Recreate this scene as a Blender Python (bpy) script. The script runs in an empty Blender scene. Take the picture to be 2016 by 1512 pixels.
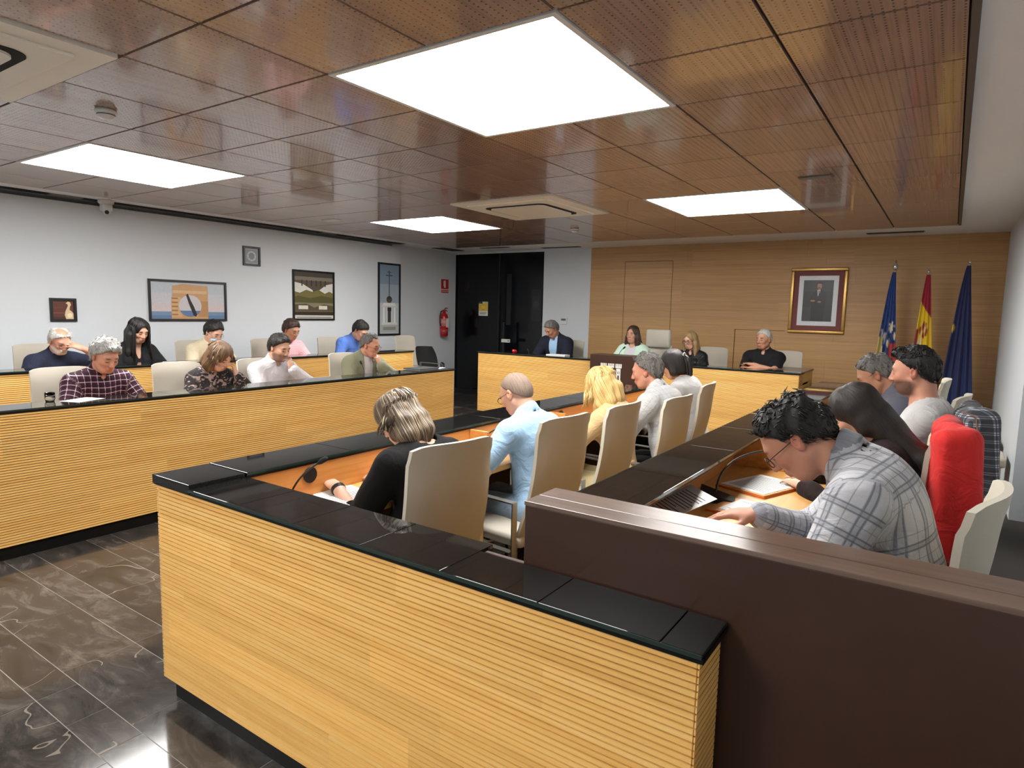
import bpy, bmesh, math, random
import numpy as np
from mathutils import Vector, Matrix
random.seed(7)
S = bpy.context.scene
C = S.collection
PI = math.pi

# ------------------------------------------------------------------ camera
F_PX = 1263.555
CX, CY, CZ = 0.0338, -8.6311, 1.6031
YAW, PITCH, ROLL = -0.5966, -0.1128, 0.0242
cam_data = bpy.data.cameras.new('camera')
cam_data.sensor_fit = 'HORIZONTAL'; cam_data.sensor_width = 36.0
cam_data.lens = 36.0 * F_PX / 2016.0
cam_data.clip_start = 0.02; cam_data.clip_end = 100
cam = bpy.data.objects.new('camera', cam_data); C.objects.link(cam)
fw = Vector((math.sin(YAW)*math.cos(PITCH), math.cos(YAW)*math.cos(PITCH), math.sin(PITCH)))
rt = Vector((math.cos(YAW), -math.sin(YAW), 0)); up = rt.cross(fw)
r2 = math.cos(ROLL)*rt + math.sin(ROLL)*up; u2 = -math.sin(ROLL)*rt + math.cos(ROLL)*up
mw = Matrix.Identity(4)
for i in range(3):
    mw[i][0] = r2[i]; mw[i][1] = u2[i]; mw[i][2] = -fw[i]; mw[i][3] = (CX, CY, CZ)[i]
cam.matrix_world = mw
S.camera = cam
# ------------------------------------------------------------------ world, exposure
world = bpy.data.worlds.new('world'); S.world = world; world.use_nodes = True
world.node_tree.nodes['Background'].inputs[0].default_value = (0.6, 0.65, 0.7, 1)
world.node_tree.nodes['Background'].inputs[1].default_value = 0.02
S.view_settings.view_transform = 'Standard'; S.view_settings.look = 'None'
S.view_settings.gamma = 1.0; S.view_settings.use_curve_mapping = False
S.view_settings.exposure = 0.0
LIGHT_STRENGTH = 27.5

# ------------------------------------------------------------------ node materials
def srgb(r, g, b):
    f = lambda c: (c/255/12.92) if c/255 <= 0.04045 else ((c/255+0.055)/1.055)**2.4
    return (f(r), f(g), f(b), 1.0)
def mul(c, k): return (c[0]*k, c[1]*k, c[2]*k, 1.0)
class NT:
    def __init__(s, name):
        s.m = bpy.data.materials.new(name); s.m.use_nodes = True
        s.t = s.m.node_tree; s.b = s.t.nodes['Principled BSDF']; s.out = s.t.nodes['Material Output']
    def n(s, typ, **kw):
        o = s.t.nodes.new(typ)
        for k, v in kw.items():
            if k == 'ins':
                for i, val in v.items(): s.put(o, i, val)
            else: setattr(o, k, v)
        return o
    def put(s, node, i, val):
        sock = node.inputs[i]
        if isinstance(val, bpy.types.NodeSocket): s.t.links.new(val, sock)
        else: sock.default_value = val
    def math(s, op, a, b=None, c=None):
        o = s.t.nodes.new('ShaderNodeMath'); o.operation = op
        s.put(o, 0, a)
        if b is not None: s.put(o, 1, b)
        if c is not None: s.put(o, 2, c)
        return o.outputs[0]
    def vmath(s, op, a, b=None):
        o = s.t.nodes.new('ShaderNodeVectorMath'); o.operation = op
        s.put(o, 0, a)
        if b is not None: s.put(o, 1, b)
        return o.outputs[0]
    def mix(s, fac, a, b, blend='MIX'):
        o = s.t.nodes.new('ShaderNodeMix'); o.data_type = 'RGBA'; o.blend_type = blend
        s.put(o, 0, fac); s.put(o, 6, a); s.put(o, 7, b)
        return o.outputs[2]
    def ramp(s, fac, stops):
        o = s.t.nodes.new('ShaderNodeValToRGB'); s.put(o, 0, fac)
        e = o.color_ramp.elements
        while len(e) < len(stops): e.new(0.5)
        for el, (p, c) in zip(e, stops):
            el.position = p; el.color = c if len(c) == 4 else (*c, 1)
        return o.outputs[0]
    def noise(s, vec, scale, detail=3, rough=0.55, dist=0.0):
        o = s.n('ShaderNodeTexNoise'); o.inputs['Scale'].default_value = scale
        o.inputs['Detail'].default_value = detail; o.inputs['Roughness'].default_value = rough
        o.inputs['Distortion'].default_value = dist
        if vec is not None: s.put(o, 'Vector', vec)
        return o.outputs[0]
    def pos(s): return s.n('ShaderNodeNewGeometry').outputs['Position']
    def obj(s): return s.n('ShaderNodeTexCoord').outputs['Object']
    def scale(s, vec, sc): return s.vmath('MULTIPLY', vec, sc)
    def sep(s, vec):
        o = s.n('ShaderNodeSeparateXYZ'); s.put(o, 0, vec); return o.outputs
    def comb(s, x, y, z):
        o = s.n('ShaderNodeCombineXYZ'); s.put(o, 0, x); s.put(o, 1, y); s.put(o, 2, z); return o.outputs[0]
    def bump(s, h, strength=0.3, dist=0.01):
        o = s.n('ShaderNodeBump'); o.inputs['Strength'].default_value = strength; o.inputs['Distance'].default_value = dist
        s.put(o, 'Height', h); s.put(s.b, 'Normal', o.outputs[0])
    def set(s, **kw):
        names = dict(color='Base Color', rough='Roughness', metal='Metallic', coat='Coat Weight', coatr='Coat Roughness', spec='Specular IOR Level',
                     trans='Transmission Weight', ior='IOR', sheen='Sheen Weight', alpha='Alpha', sss='Subsurface Weight', ecol='Emission Color', estr='Emission Strength')
        for k, v in kw.items(): s.put(s.b, names[k], v)
        return s.m
M = {}
def plain(name, col, rough=0.5, metal=0.0, var=0.08, scale=40.0, bump=0.0, **kw):
    n = NT(name)
    if var > 0:
        f = n.noise(n.obj(), scale, 3)
        n.set(color=n.mix(f, mul(col, 1-var), mul(col, 1+var)))
        if bump > 0: n.bump(f, bump, 0.004)
    else: n.set(color=col)
    n.set(rough=rough, metal=metal, **kw)
    M[name] = n.m
    return n.m
def wood_mat(name, axis, base, dark, light, rough=0.35, boards=True, grain=60.0, coat=0.0, board_len=1.3, board_h=0.128):
    """grain along the world axis 'axis'; board-wise colour changes"""
    n = NT(name); p = n.pos(); x, y, z = n.sep(p)
    along = {'X': x, 'Y': y, 'Z': z}[axis]
    other = {'X': y, 'Y': x, 'Z': x}[axis]
    row = n.math('FLOOR', n.math('DIVIDE', z if axis != 'Z' else other, board_h))
    wn = n.n('ShaderNodeTexWhiteNoise', noise_dimensions='1D'); n.put(wn, 'W', row)
    cell = n.math('FLOOR', n.math('DIVIDE', n.math('ADD', along, n.math('MULTIPLY', wn.outputs[0], board_len)), board_len))
    wn2 = n.n('ShaderNodeTexWhiteNoise', noise_dimensions='2D'); n.put(wn2, 'Vector', n.comb(row, cell, 0.0))
    bid = wn2.outputs[0]
    cr = z if axis != 'Z' else y
    v = n.comb(n.math('MULTIPLY', along, 1.2), n.math('MULTIPLY', cr, grain*0.5), n.math('ADD', n.math('MULTIPLY', other, grain*0.5), n.math('MULTIPLY', bid, 37.0)))
    g = n.noise(v, 1.0, 4, 0.6, 0.4)
    v2 = n.comb(n.math('MULTIPLY', along, 2.0), n.math('MULTIPLY', cr, 6.0), n.math('ADD', n.math('MULTIPLY', other, 6.0), n.math('MULTIPLY', bid, 11.0)))
    g2 = n.noise(v2, 1.0, 2, 0.5, 1.2)
    col = n.ramp(g, [(0.28, dark), (0.5, base), (0.75, light)])
    col = n.mix(n.math('MULTIPLY', g2, 0.30), col, dark, 'MIX')
    if boards:
        br = n.math('ADD', 0.92, n.math('MULTIPLY', bid, 0.14))
        col = n.mix(1.0, col, n.comb(br, br, n.math('MULTIPLY', br, 0.97)), 'MULTIPLY')
    n.set(color=col, rough=rough, coat=coat, coatr=0.1)
    n.bump(g, 0.08, 0.002)
    M[name] = n.m
    return n.m

# ------------------------------------------------------------------ objects
def tag(o, label=None, cat=None, group=None, kind=None):
    if label: o['label'] = label
    if cat: o['category'] = cat
    if group: o['group'] = group
    if kind: o['kind'] = kind
    return o
def empty(name, loc=(0, 0, 0), rz=0.0, label=None, cat=None, group=None):
    o = bpy.data.objects.new(name, None); C.objects.link(o); o.empty_display_size = 0.05
    o.location = loc; o.rotation_euler = (0, 0, rz)
    return tag(o, label, cat, group)
class MB:
    """collects geometry, then builds ONE mesh object"""
    def __init__(s): s.v = []; s.f = []; s.mi = []; s.cur = 0
    def add(s, vs, fs, mi=None):
        o = len(s.v); s.v.extend([tuple(map(float, q)) for q in vs])
        for f in fs: s.f.append(tuple(i+o for i in f)); s.mi.append(s.cur if mi is None else mi)
        return s
    def box(s, x0, x1, y0, y1, z0, z1):
        return s.add([(x0,y0,z0),(x1,y0,z0),(x1,y1,z0),(x0,y1,z0),(x0,y0,z1),(x1,y0,z1),(x1,y1,z1),(x0,y1,z1)],
                     [(0,3,2,1),(4,5,6,7),(0,1,5,4),(1,2,6,5),(2,3,7,6),(3,0,4,7)])
    def rbox(s, x0, x1, y0, y1, z0, z1, b=0.005):
        bm = bmesh.new(); bmesh.ops.create_cube(bm, size=1.0)
        for v in bm.verts: v.co = ((x0+x1)/2+v.co.x*(x1-x0), (y0+y1)/2+v.co.y*(y1-y0), (z0+z1)/2+v.co.z*(z1-z0))
        bmesh.ops.bevel(bm, geom=bm.edges[:], offset=b, segments=2, affect='EDGES', profile=0.6)
        bm.verts.ensure_lookup_table(); bm.verts.index_update()
        s.add([v.co for v in bm.verts], [[v.index for v in f.verts] for f in bm.faces]); bm.free(); return s
    def prism(s, pts, d, axis='Z', z0=0.0):
        """polygon pts (2D), extruded d along axis from z0"""
        n = len(pts)
        def P(a, b, c): return {'Z': (a, b, c), 'Y': (a, c, b), 'X': (c, a, b)}[axis]
        vs = [P(a, b, z0) for a, b in pts] + [P(a, b, z0+d) for a, b in pts]
        fs = [tuple(range(n))[::-1], tuple(range(n, 2*n))] + [(i, (i+1) % n, n+(i+1) % n, n+i) for i in range(n)]
        return s.add(vs, fs)
    def lathe(s, prof, seg=20, c=(0, 0, 0), R=None):
        vs = []; fs = []
        for r, z in prof:
            for k in range(seg):
                a = 2*PI*k/seg; p = Vector((r*math.cos(a), r*math.sin(a), z))
                if R is not None: p = R @ p
                vs.append((p.x+c[0], p.y+c[1], p.z+c[2]))
        for i in range(len(prof)-1):
            for k in range(seg):
                k2 = (k+1) % seg
                fs.append((i*seg+k, i*seg+k2, (i+1)*seg+k2, (i+1)*seg+k))
        fs.append(tuple(range(seg))[::-1]); m = (len(prof)-1)*seg; fs.append(tuple(range(m, m+seg)))
        return s.add(vs, fs)
    def tube(s, pts, r, seg=8, closed=False, flat=None):
        pts = [Vector(p) for p in pts]; n = len(pts)
        rs = r if isinstance(r, (list, tuple)) else [r]*n
        vs = []; fs = []; prev = None
        for i in range(n):
            a = pts[i-1] if (i > 0 or closed) else pts[i]; b = pts[(i+1) % n] if (i < n-1 or closed) else pts[i]
            t = (b-a).normalized()
            if prev is None:
                h = Vector((0, 0, 1)) if abs(t.z) < 0.9 else Vector((1, 0, 0))
                e1 = t.cross(h).normalized()
            else: e1 = (prev - t*prev.dot(t)).normalized()
            prev = e1; e2 = t.cross(e1)
            for k in range(seg):
                an = 2*PI*k/seg
                ca, sa = math.cos(an), math.sin(an)
                if flat: sa *= flat
                q = pts[i] + (e1*ca + e2*sa)*rs[i]; vs.append(tuple(q))
        m = n if closed else n-1
        for i in range(m):
            j = (i+1) % n
            for k in range(seg):
                k2 = (k+1) % seg; fs.append((i*seg+k, i*seg+k2, j*seg+k2, j*seg+k))
        if not closed: fs.append(tuple(range(seg))[::-1]); fs.append(tuple(range((n-1)*seg, n*seg)))
        return s.add(vs, fs)
    def sphere(s, c, r, seg=12, rings=8, sc=(1, 1, 1)):
        vs = [(c[0], c[1], c[2]-r*sc[2])]; fs = []
        for i in range(1, rings):
            a = PI*i/rings - PI/2
            for k in range(seg):
                b = 2*PI*k/seg
                vs.append((c[0]+r*sc[0]*math.cos(a)*math.cos(b), c[1]+r*sc[1]*math.cos(a)*math.sin(b), c[2]+r*sc[2]*math.sin(a)))
        vs.append((c[0], c[1], c[2]+r*sc[2])); top = len(vs)-1
        for k in range(seg):
            k2 = (k+1) % seg
            fs.append((0, 1+k2, 1+k)); fs.append((top, 1+(rings-2)*seg+k, 1+(rings-2)*seg+k2))
            for i in range(rings-2):
                fs.append((1+i*seg+k, 1+i*seg+k2, 1+(i+1)*seg+k2, 1+(i+1)*seg+k))
        return s.add(vs, fs)
    def grid(s, fn, nu, nv, closed_u=False):
        vs = [fn(i/(nu-1) if not closed_u else i/nu, j/(nv-1)) for j in range(nv) for i in range(nu)]
        fs = []
        for j in range(nv-1):
            for i in range(nu if closed_u else nu-1):
                i2 = (i+1) % nu; fs.append((j*nu+i, j*nu+i2, (j+1)*nu+i2, (j+1)*nu+i))
        return s.add(vs, fs)
    def mesh(s, name, mats, smooth=False):
        me = bpy.data.meshes.new(name); me.from_pydata(s.v, [], s.f)
        for m in (mats if isinstance(mats, (list, tuple)) else [mats]): me.materials.append(M[m] if isinstance(m, str) else m)
        if any(s.mi): me.polygons.foreach_set('material_index', s.mi)
        if smooth: me.polygons.foreach_set('use_smooth', [True]*len(me.polygons))
        me.update(); return me
    def build(s, name, mats, parent=None, smooth=False, loc=None, sharp=None):
        me = s.mesh(name, mats, smooth)
        if sharp is not None and smooth: me.set_sharp_from_angle(angle=sharp)
        o = bpy.data.objects.new(name, me); C.objects.link(o)
        if parent is not None: o.parent = parent
        if loc is not None: o.location = loc
        return o
def struct(o): o['kind'] = 'structure'; return o
def inst(name, me, parent=None, loc=(0, 0, 0), rz=0.0):
    o = bpy.data.objects.new(name, me); C.objects.link(o)
    if parent is not None: o.parent = parent
    o.location = loc
    if rz: o.rotation_euler = (0, 0, rz)
    return o
def copy_tree(o, parent=None):
    c = o.copy(); C.objects.link(c)
    if parent is not None: c.parent = parent
    for ch in list(o.children): copy_tree(ch, c)
    return c
# ------------------------------------------------------------------ materials of the room
wood_mat('oak_x', 'X', srgb(236,186,108), srgb(220,166,90), srgb(243,203,132), 0.42)
wood_mat('oak_y', 'Y', srgb(236,186,108), srgb(220,166,90), srgb(243,203,132), 0.42)
wood_mat('oak_wall', 'X', srgb(190,148,98), srgb(174,132,84), srgb(200,160,110), 0.45, board_len=2.2, board_h=0.26, grain=90)
wood_mat('oak_inner', 'Y', srgb(205,140,72), srgb(186,118,54), srgb(214,152,86), 0.4, boards=False)
wood_mat('oak_top', 'Y', srgb(214,164,98), srgb(196,142,78), srgb(224,178,114), 0.35, boards=False)
plain('wall_joint', srgb(128,92,54), 0.8); plain('groove', srgb(64,38,14), 0.9)
plain('black_plinth', srgb(9,9,9), 0.45, var=0.1, spec=0.25)
n = NT('counter_glass')
f = n.noise(n.pos(), 300, 2)
n.set(color=n.mix(f, (0.006,0.006,0.006,1), (0.014,0.013,0.012,1)), rough=0.03, spec=0.32); M['counter_glass'] = n.m
plain('glass_edge', srgb(34,48,44), 0.1, var=0.05)
n = NT('brown_panel'); p = n.pos()
f = n.noise(p, 2.2, 5, 0.6); f2 = n.noise(n.scale(p, (1,1,1)), 14, 4)
n.set(color=n.mix(f2, n.mix(f, srgb(42,25,18), srgb(78,50,38)), srgb(56,35,26)), rough=n.math('ADD', 0.24, n.math('MULTIPLY', f, 0.2)), spec=0.5)
n.bump(f2, 0.05, 0.002); M['brown_panel'] = n.m
wood_mat('brown_cap', 'X', srgb(104,84,72), srgb(84,64,54), srgb(122,102,90), 0.3, boards=False, grain=50)
plain('plaster', srgb(207,212,216), 0.85, var=0.02, scale=60)
plain('ceiling_plaster', srgb(238,236,233), 0.9, var=0.02, scale=60)
# dark marble floor
n = NT('floor_marble'); p = n.pos()
oi = n.n('ShaderNodeObjectInfo'); rnd = oi.outputs['Random']
pv = n.vmath('ADD', p, n.comb(n.math('MULTIPLY', rnd, 17.0), n.math('MULTIPLY', rnd, 9.0), 0.0))
f = n.noise(n.scale(pv, (2.2, 5.0, 1)), 1.6, 6, 0.65, 1.2)
f2 = n.noise(pv, 28, 5, 0.7)
ve = n.n('ShaderNodeTexVoronoi', feature='DISTANCE_TO_EDGE'); ve.inputs['Scale'].default_value = 1.1
n.put(ve, 'Vector', n.vmath('ADD', pv, n.scale(n.n('ShaderNodeTexNoise', ins={'Scale': 3.0, 'Detail': 4.0}).outputs[1], (0.5, 0.5, 0.0))))
rg = n.math('ABSOLUTE', n.math('SUBTRACT', n.noise(n.scale(pv, (1.0, 0.8, 1.0)), 1.2, 4, 0.5, 0.3), 0.5))
vein = n.math('MULTIPLY', n.math('LESS_THAN', rg, 0.0014), n.math('GREATER_THAN', n.noise(pv, 1.3, 1), 0.53))
col = n.ramp(f, [(0.3, srgb(42,40,39)), (0.52, srgb(72,68,64)), (0.75, srgb(118,111,104))])
col = n.mix(n.math('MULTIPLY', f2, 0.5), col, srgb(48,45,44))
tb = n.math('ADD', 0.75, n.math('MULTIPLY', rnd, 0.5))
col = n.mix(1.0, col, n.comb(tb, tb, tb), 'MULTIPLY')
col = n.mix(vein, col, srgb(128,120,110))
n.set(color=col, rough=n.math('ADD', 0.085, n.math('MULTIPLY', f2, 0.05)), spec=0.45)
M['floor_marble'] = n.m
plain('grout', srgb(150,145,138), 0.8)
plain('tier_carpet', srgb(52,46,42), 0.6, var=0.2, scale=90)
# wooden ceiling tiles: grain along Y, perforation rows
n = NT('ceiling_wood'); p = n.pos(); x, y, z = n.sep(p)
oi = n.n('ShaderNodeObjectInfo'); rnd = oi.outputs['Random']
g = n.noise(n.comb(n.math('MULTIPLY', x, 95.0), n.math('MULTIPLY', y, 1.3), n.math('MULTIPLY', rnd, 50.0)), 1.0, 4, 0.6, 0.3)
g2 = n.noise(n.comb(n.math('MULTIPLY', x, 16.0), n.math('MULTIPLY', y, 0.5), n.math('MULTIPLY', rnd, 20.0)), 1.0, 2, 0.5, 0.1)
col = n.ramp(g, [(0.25, srgb(150,120,104)), (0.5, srgb(169,139,122)), (0.8, srgb(184,154,136))])
col = n.mix(n.math('MULTIPLY', g2, 0.35), col, srgb(148,118,102))
tb = n.math('ADD', 0.9, n.math('MULTIPLY', rnd, 0.2)); col = n.mix(1.0, col, n.comb(tb, tb, tb), 'MULTIPLY')
PXH, PYH = 0.0333, 0.025
fx = n.math('SUBTRACT', n.math('FRACT', n.math('DIVIDE', x, PXH)), 0.5)
fy = n.math('SUBTRACT', n.math('FRACT', n.math('DIVIDE', y, PYH)), 0.5)
d = n.math('SQRT', n.math('ADD', n.math('POWER', n.math('MULTIPLY', fx, PXH), 2.0), n.math('POWER', n.math('MULTIPLY', fy, PYH), 2.0)))
hole = n.math('LESS_THAN', d, 0.0042)
col = n.mix(n.math('MULTIPLY', hole, 0.8), col, srgb(40,22,12))
n.set(color=col, rough=0.22, spec=0.5, coat=0.42, coatr=0.05); M['ceiling_wood'] = n.m
plain('tile_gap', srgb(34,19,12), 0.8)
plain('dark_trim', srgb(84,72,64), 0.4)
n = NT('lamp_panel'); n.set(color=(0.9,0.9,0.9,1), ecol=(1.0, 0.985, 0.96, 1), estr=LIGHT_STRENGTH); M['lamp_panel'] = n.m
n = NT('lamp_panel_dim'); n.set(color=(0.9,0.9,0.9,1), ecol=(1.0, 0.985, 0.96, 1), estr=LIGHT_STRENGTH); M['lamp_panel_dim'] = n.m
plain('white_metal', srgb(215,216,214), 0.4, var=0.02)
plain('cream_plastic', srgb(238,234,224), 0.45, var=0.03)
plain('black_plastic', srgb(18,18,19), 0.4, var=0.05)
plain('black_matte', srgb(10,10,11), 0.85, var=0.05)
plain('grey_plastic', srgb(120,120,118), 0.5, var=0.04)
n = NT('dark_glass'); n.set(color=(0.004,0.0045,0.006,1), rough=0.12, spec=0.35); M['dark_glass'] = n.m

# ------------------------------------------------------------------ room shell
ZC, ZP = 2.65, 2.69          # wooden ceiling, plaster ceiling
YB = 1.15                    # back wall
XR, XR2 = 0.519, 0.85        # right wall: projecting part, nearer part
XL, XL2 = -7.80, -7.99       # left wall, recessed part
YF = -11.6                   # wall behind the camera
fl = struct(MB().box(XL2-0.3, XR2+0.3, YF-0.2, YB+0.3, -0.15, -0.0012).build('floor', 'grout'))
# floor tiles: strips along X, alternating narrow / wide
strips = []; y = -7.69; k = 0
yy = -7.69
widths = [0.15, 0.30]
ys = [(-7.69, -7.54), (-7.54, -7.235), (-7.235, -7.08)]
a = -7.08; k = 1
while a < YB: w = 0.305 if k % 2 else 0.15; ys.append((a, a+w)); a += w; k += 1
a = -7.69; k = 0
while a > -11.5: w = 0.305 if k % 2 == 0 else 0.15; ys.append((a-w, a)); a -= w; k += 1
rt_ = random.Random(5); rest = MB()
tile_cache = {}
for (y0, y1) in ys:
    xa, xb = (-4.75, -2.45) if y0 > -7.45 else (-5.4, -0.2)
    if y0 < -8.3: xa, xb = -3.6, -1.2
    anchors = {-7.69: -2.702, -7.54: -3.030, -7.235: -3.64}
    w = y1-y0; x = anchors.get(y0, None); xs0 = None
    if x is None: x = xa - rt_.random()*0.6
    else:
        while x > xa: x -= 0.60
    while x < xb:
        L = 0.60 if w > 0.2 else (0.60 if rt_.random() < 0.6 else 0.27)
        if y0 == -7.69 and abs(x+3.302) < 0.02: L = 0.33
        if y0 == -7.69 and abs(x+2.972) < 0.02: L = 0.27
        key = (round(w, 3), round(L, 3))
        if key not in tile_cache:
            g_ = 0.0018
            tile_cache[key] = MB().box(-L/2+g_, L/2-g_, -w/2+g_, w/2-g_, -0.004, 0.0).mesh('floor_tile', 'floor_marble')
        if xs0 is None: xs0 = x
        inst('floor_tile', tile_cache[key], fl, (x+L/2, (y0+y1)/2, 0)); x += L
    g_ = 0.0018; L = 0.6
    while x < XR2: rest.box(x+g_, min(x+L, XR2)-g_, y0+g_, y1-g_, -0.004, 0.0); x += L
    x = xs0
    while x > XL2: rest.box(max(x-L, XL2)+g_, x-g_, y0+g_, y1-g_, -0.004, 0.0); x -= L
tag(rest.build('floor_tiles', 'floor_marble', fl), kind='stuff')
# raised tiers (thin platforms the outer rows and the head table stand on)
TIER = 0.09
struct(MB().box(XL, -6.20, -8.0, -0.80, 0.0, TIER).build('floor_tier', 'tier_carpet'))
struct(MB().box(-0.86, XR2, -7.1, 0.0, 0.0, TIER).build('floor_tier', 'tier_carpet'))
struct(MB().box(-5.84, XR, -0.80, YB, 0.0, TIER-0.002).build('floor_tier', 'tier_carpet'))

# ceilings
def slab_with_hole():
    m = MB()
    x0, x1, y0, y1 = XL2-0.3, XR2+0.3, YF-0.2, YB+0.3
    hx0, hx1, hy0, hy1 = -7.2, 0.028, -10.8, 0.0
    m.box(x0, hx0, y0, y1, ZP, ZP+0.15); m.box(hx1, x1, y0, y1, ZP, ZP+0.15)
    m.box(hx0, hx1, hy1, y1, ZP, ZP+0.15); m.box(hx0, hx1, y0, hy0, ZP, ZP+0.15)
    return m
struct(slab_with_hole().build('ceiling_border', 'ceiling_plaster'))
cw = struct(MB().box(-7.2, 0.0, -10.8, 0.0, ZC+0.012, ZC+0.19).build('ceiling', 'tile_gap'))
lamps = [(2, 9), (2, 3), (8, 9), (8, 3), (2, 15), (8, 15)]
casts = [(5, 4), (5, 12)]
occ = {}
for c0, r0 in lamps+casts:
    for i in range(2):
        for j in range(2): occ[(c0+i, r0+j)] = 1
tm = MB().box(-0.2930, 0.2930, -0.2930, 0.2930, 0.0, 0.014).mesh('ceiling_tile', 'ceiling_wood')
for c in range(12):
    for r in range(18):
        if (c, r) in occ: continue
        inst('ceiling_tile', tm, cw, (-0.6*c-0.3, -0.6*r-0.3, ZC))
struct(MB().box(0.0, 0.028, -10.8, 0.0, ZC-0.002, ZP+0.02).build('trim_1', 'dark_trim'))
# ceiling lamps
where = {(2, 9): 'big square ceiling light panel nearest the camera, top centre', (2, 3): 'square ceiling light panel in front of the framed portrait wall',
         (8, 9): 'square ceiling light panel at the left beside the smoke detector', (8, 3): 'square ceiling light panel beside the air conditioning cassette near the dark doorway',
         (2, 15): 'square ceiling light panel above the camera on the right', (8, 15): 'square ceiling light panel above the camera on the left'}
for (c0, r0) in lamps:
    x1, x0 = -0.6*c0, -0.6*(c0+2); y1, y0 = -0.6*r0, -0.6*(r0+2)
    e = empty('ceiling_light', ((x0+x1)/2, (y0+y1)/2, ZC), 0, where[(c0, r0)], 'ceiling light', 'square ceiling light panels')
    h = 0.597; i = 0.572
    m = MB()
    for a, b, c, d_ in ((-h, h, -h, -i), (-h, h, i, h), (-h, -i, -i, i), (i, h, -i, i)): m.box(a, b, c, d_, -0.004, 0.02)
    m.build('frame', 'white_metal', e)
    MB().box(-i, i, -i, i, -0.001, 0.015).build('diffuser', 'lamp_panel' if r0 < 15 else 'lamp_panel_dim', e)
# air-conditioning cassettes
def rrect(h, r, n=6):
    pts = []
    for cx, cy, a0 in ((h-r, h-r, 0), (-h+r, h-r, PI/2), (-h+r, -h+r, PI), (h-r, -h+r, 3*PI/2)):
        for k in range(n+1): a = a0+PI/2*k/n; pts.append((cx+r*math.cos(a), cy+r*math.sin(a)))
    return pts
for (c0, r0), lab in zip(casts, ('cream ceiling air conditioner cassette in the middle of the wooden ceiling', 'cream ceiling air conditioner cassette cut off at the upper left corner')):
    e = empty('air_conditioner', (-0.6*(c0+1), -0.6*(r0+1), ZC), 0, lab, 'air conditioner', 'ceiling cassettes')
    m = MB(); h = 0.588
    m.prism([(-h,-h),(h,-h),(h,h),(-h,h)], 0.03, 'Z', -0.012); m.build('frame', 'cream_plastic', e)
    MB().rbox(-0.47, 0.47, -0.47, 0.47, -0.026, -0.008, 0.006).build('cover', 'cream_plastic', e)
    MB().prism(rrect(0.36, 0.09), 0.012, 'Z', -0.030).build('air_slot', 'black_matte', e)
    MB().prism(rrect(0.315, 0.07), 0.014, 'Z', -0.040).build('grille_panel', 'cream_plastic', e)
# smoke detectors
def detector(loc, lab):
    e = empty('smoke_detector', loc, 0, lab, 'smoke detector', 'ceiling smoke detectors')
    MB().lathe([(0.05, 0.0), (0.056, -0.012), (0.05, -0.022)], 24).build('base', 'white_metal', e, True)
    MB().lathe([(0.044, -0.020), (0.046, -0.032), (0.03, -0.046), (0.012, -0.05)], 24).build('cap', 'white_metal', e, True)
    MB().lathe([(0.0465, -0.027), (0.0465, -0.031)], 24).build('slot', 'black_matte', e)
detector((-3.905, -6.87, ZC), 'white round smoke detector on the ceiling beside the left light panel')
detector((-3.967, -1.433, ZC), 'small white smoke detector on the far ceiling beyond the cassette')
e = empty('emergency_light', (-0.89, -3.315, ZC), 0, 'small rectangular recessed emergency light in the right of the wooden ceiling', 'emergency light')
MB().box(-0.12, 0.12, -0.055, 0.055, -0.004, 0.01).build('frame', 'dark_trim', e); MB().box(-0.1, 0.1, -0.04, 0.04, -0.008, 0.006).build('lens', 'grey_plastic', e)
e = empty('emergency_light', (-6.283, -3.315, ZC), 0, 'small white flush emergency light in the far left of the ceiling', 'emergency light')
MB().rbox(-0.12, 0.12, -0.05, 0.05, -0.008, 0.006, 0.004).build('frame', 'white_metal', e)
# air vents in the plaster border
for (x0, x1, y0, y1, lab) in ((-0.96, -0.33, 0.68, 0.80, 'dark slot air vent above the flags'), (-5.86, -5.12, 0.80, 0.92, 'dark slot air vent above the white wall by the door'),
                         (-7.75, -7.45, 0.15, 0.75, 'dark slot air vent in the far left ceiling corner'), (-6.9, -6.3, 0.45, 0.55, 'narrow dark slot air vent above the dark doorway')):
    e = empty('air_vent', ((x0+x1)/2, (y0+y1)/2, ZP), 0, lab, 'air vent', 'slot air vents')
    w, h = (x1-x0)/2, (y1-y0)/2
    MB().box(-w, w, -h, h, -0.003, 0.01).build('frame', 'grey_plastic', e)
    sm = MB().box(-w+0.012, w-0.012, -0.006, 0.006, -0.008, 0.0).mesh('slat', 'black_plastic')
    k = max(2, int(2*h/0.024))
    for q in range(k): inst('slat', sm, e, (0, -h+(q+0.5)*2*h/k, 0))

# walls
wl = struct(MB().box(XL-0.25, XL, YF, -0.57, 0, ZC-0.01).build('wall_left', 'plaster'))
struct(MB().box(XL2-0.2, XL2, -0.57, YB, 0, ZP).build('wall_left_recess', 'plaster'))
# black linear slot along the top of the left wall
e = empty('slot_diffuser', (XL, 0, ZP), 0, 'long black linear slot along the top of the left white wall', 'slot diffuser')
MB().box(0.0, 0.13, -8.6, -0.57, -0.006, -0.001).build('slot', 'black_matte', e)
for y0, y1 in ((-5.75, -5.45), (-2.3, -2.05)): MB().box(0.0, 0.132, y0, y1, -0.012, -0.002).build('cover_plate', 'grey_plastic', e)
XW = -5.061; XD0, XD1 = -7.987, -5.988
struct(MB().box(XD1, XW, YB, YB+0.2, 0, ZP).build('wall_back', 'plaster'))
struct(MB().box(XD0-0.2, XD1, YB, YB+0.2, ZP-0.03, ZP).build('wall_back_header', 'plaster'))
struct(MB().box(XD0-0.2, XD1, YB+0.6, YB+0.8, 0, ZP).build('wall_back_niche', 'black_matte'))
struct(MB().box(XD0-0.2, XD0, YB, YB+0.6, 0, ZP-0.03).build('wall_niche_side', 'black_matte'))
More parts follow.
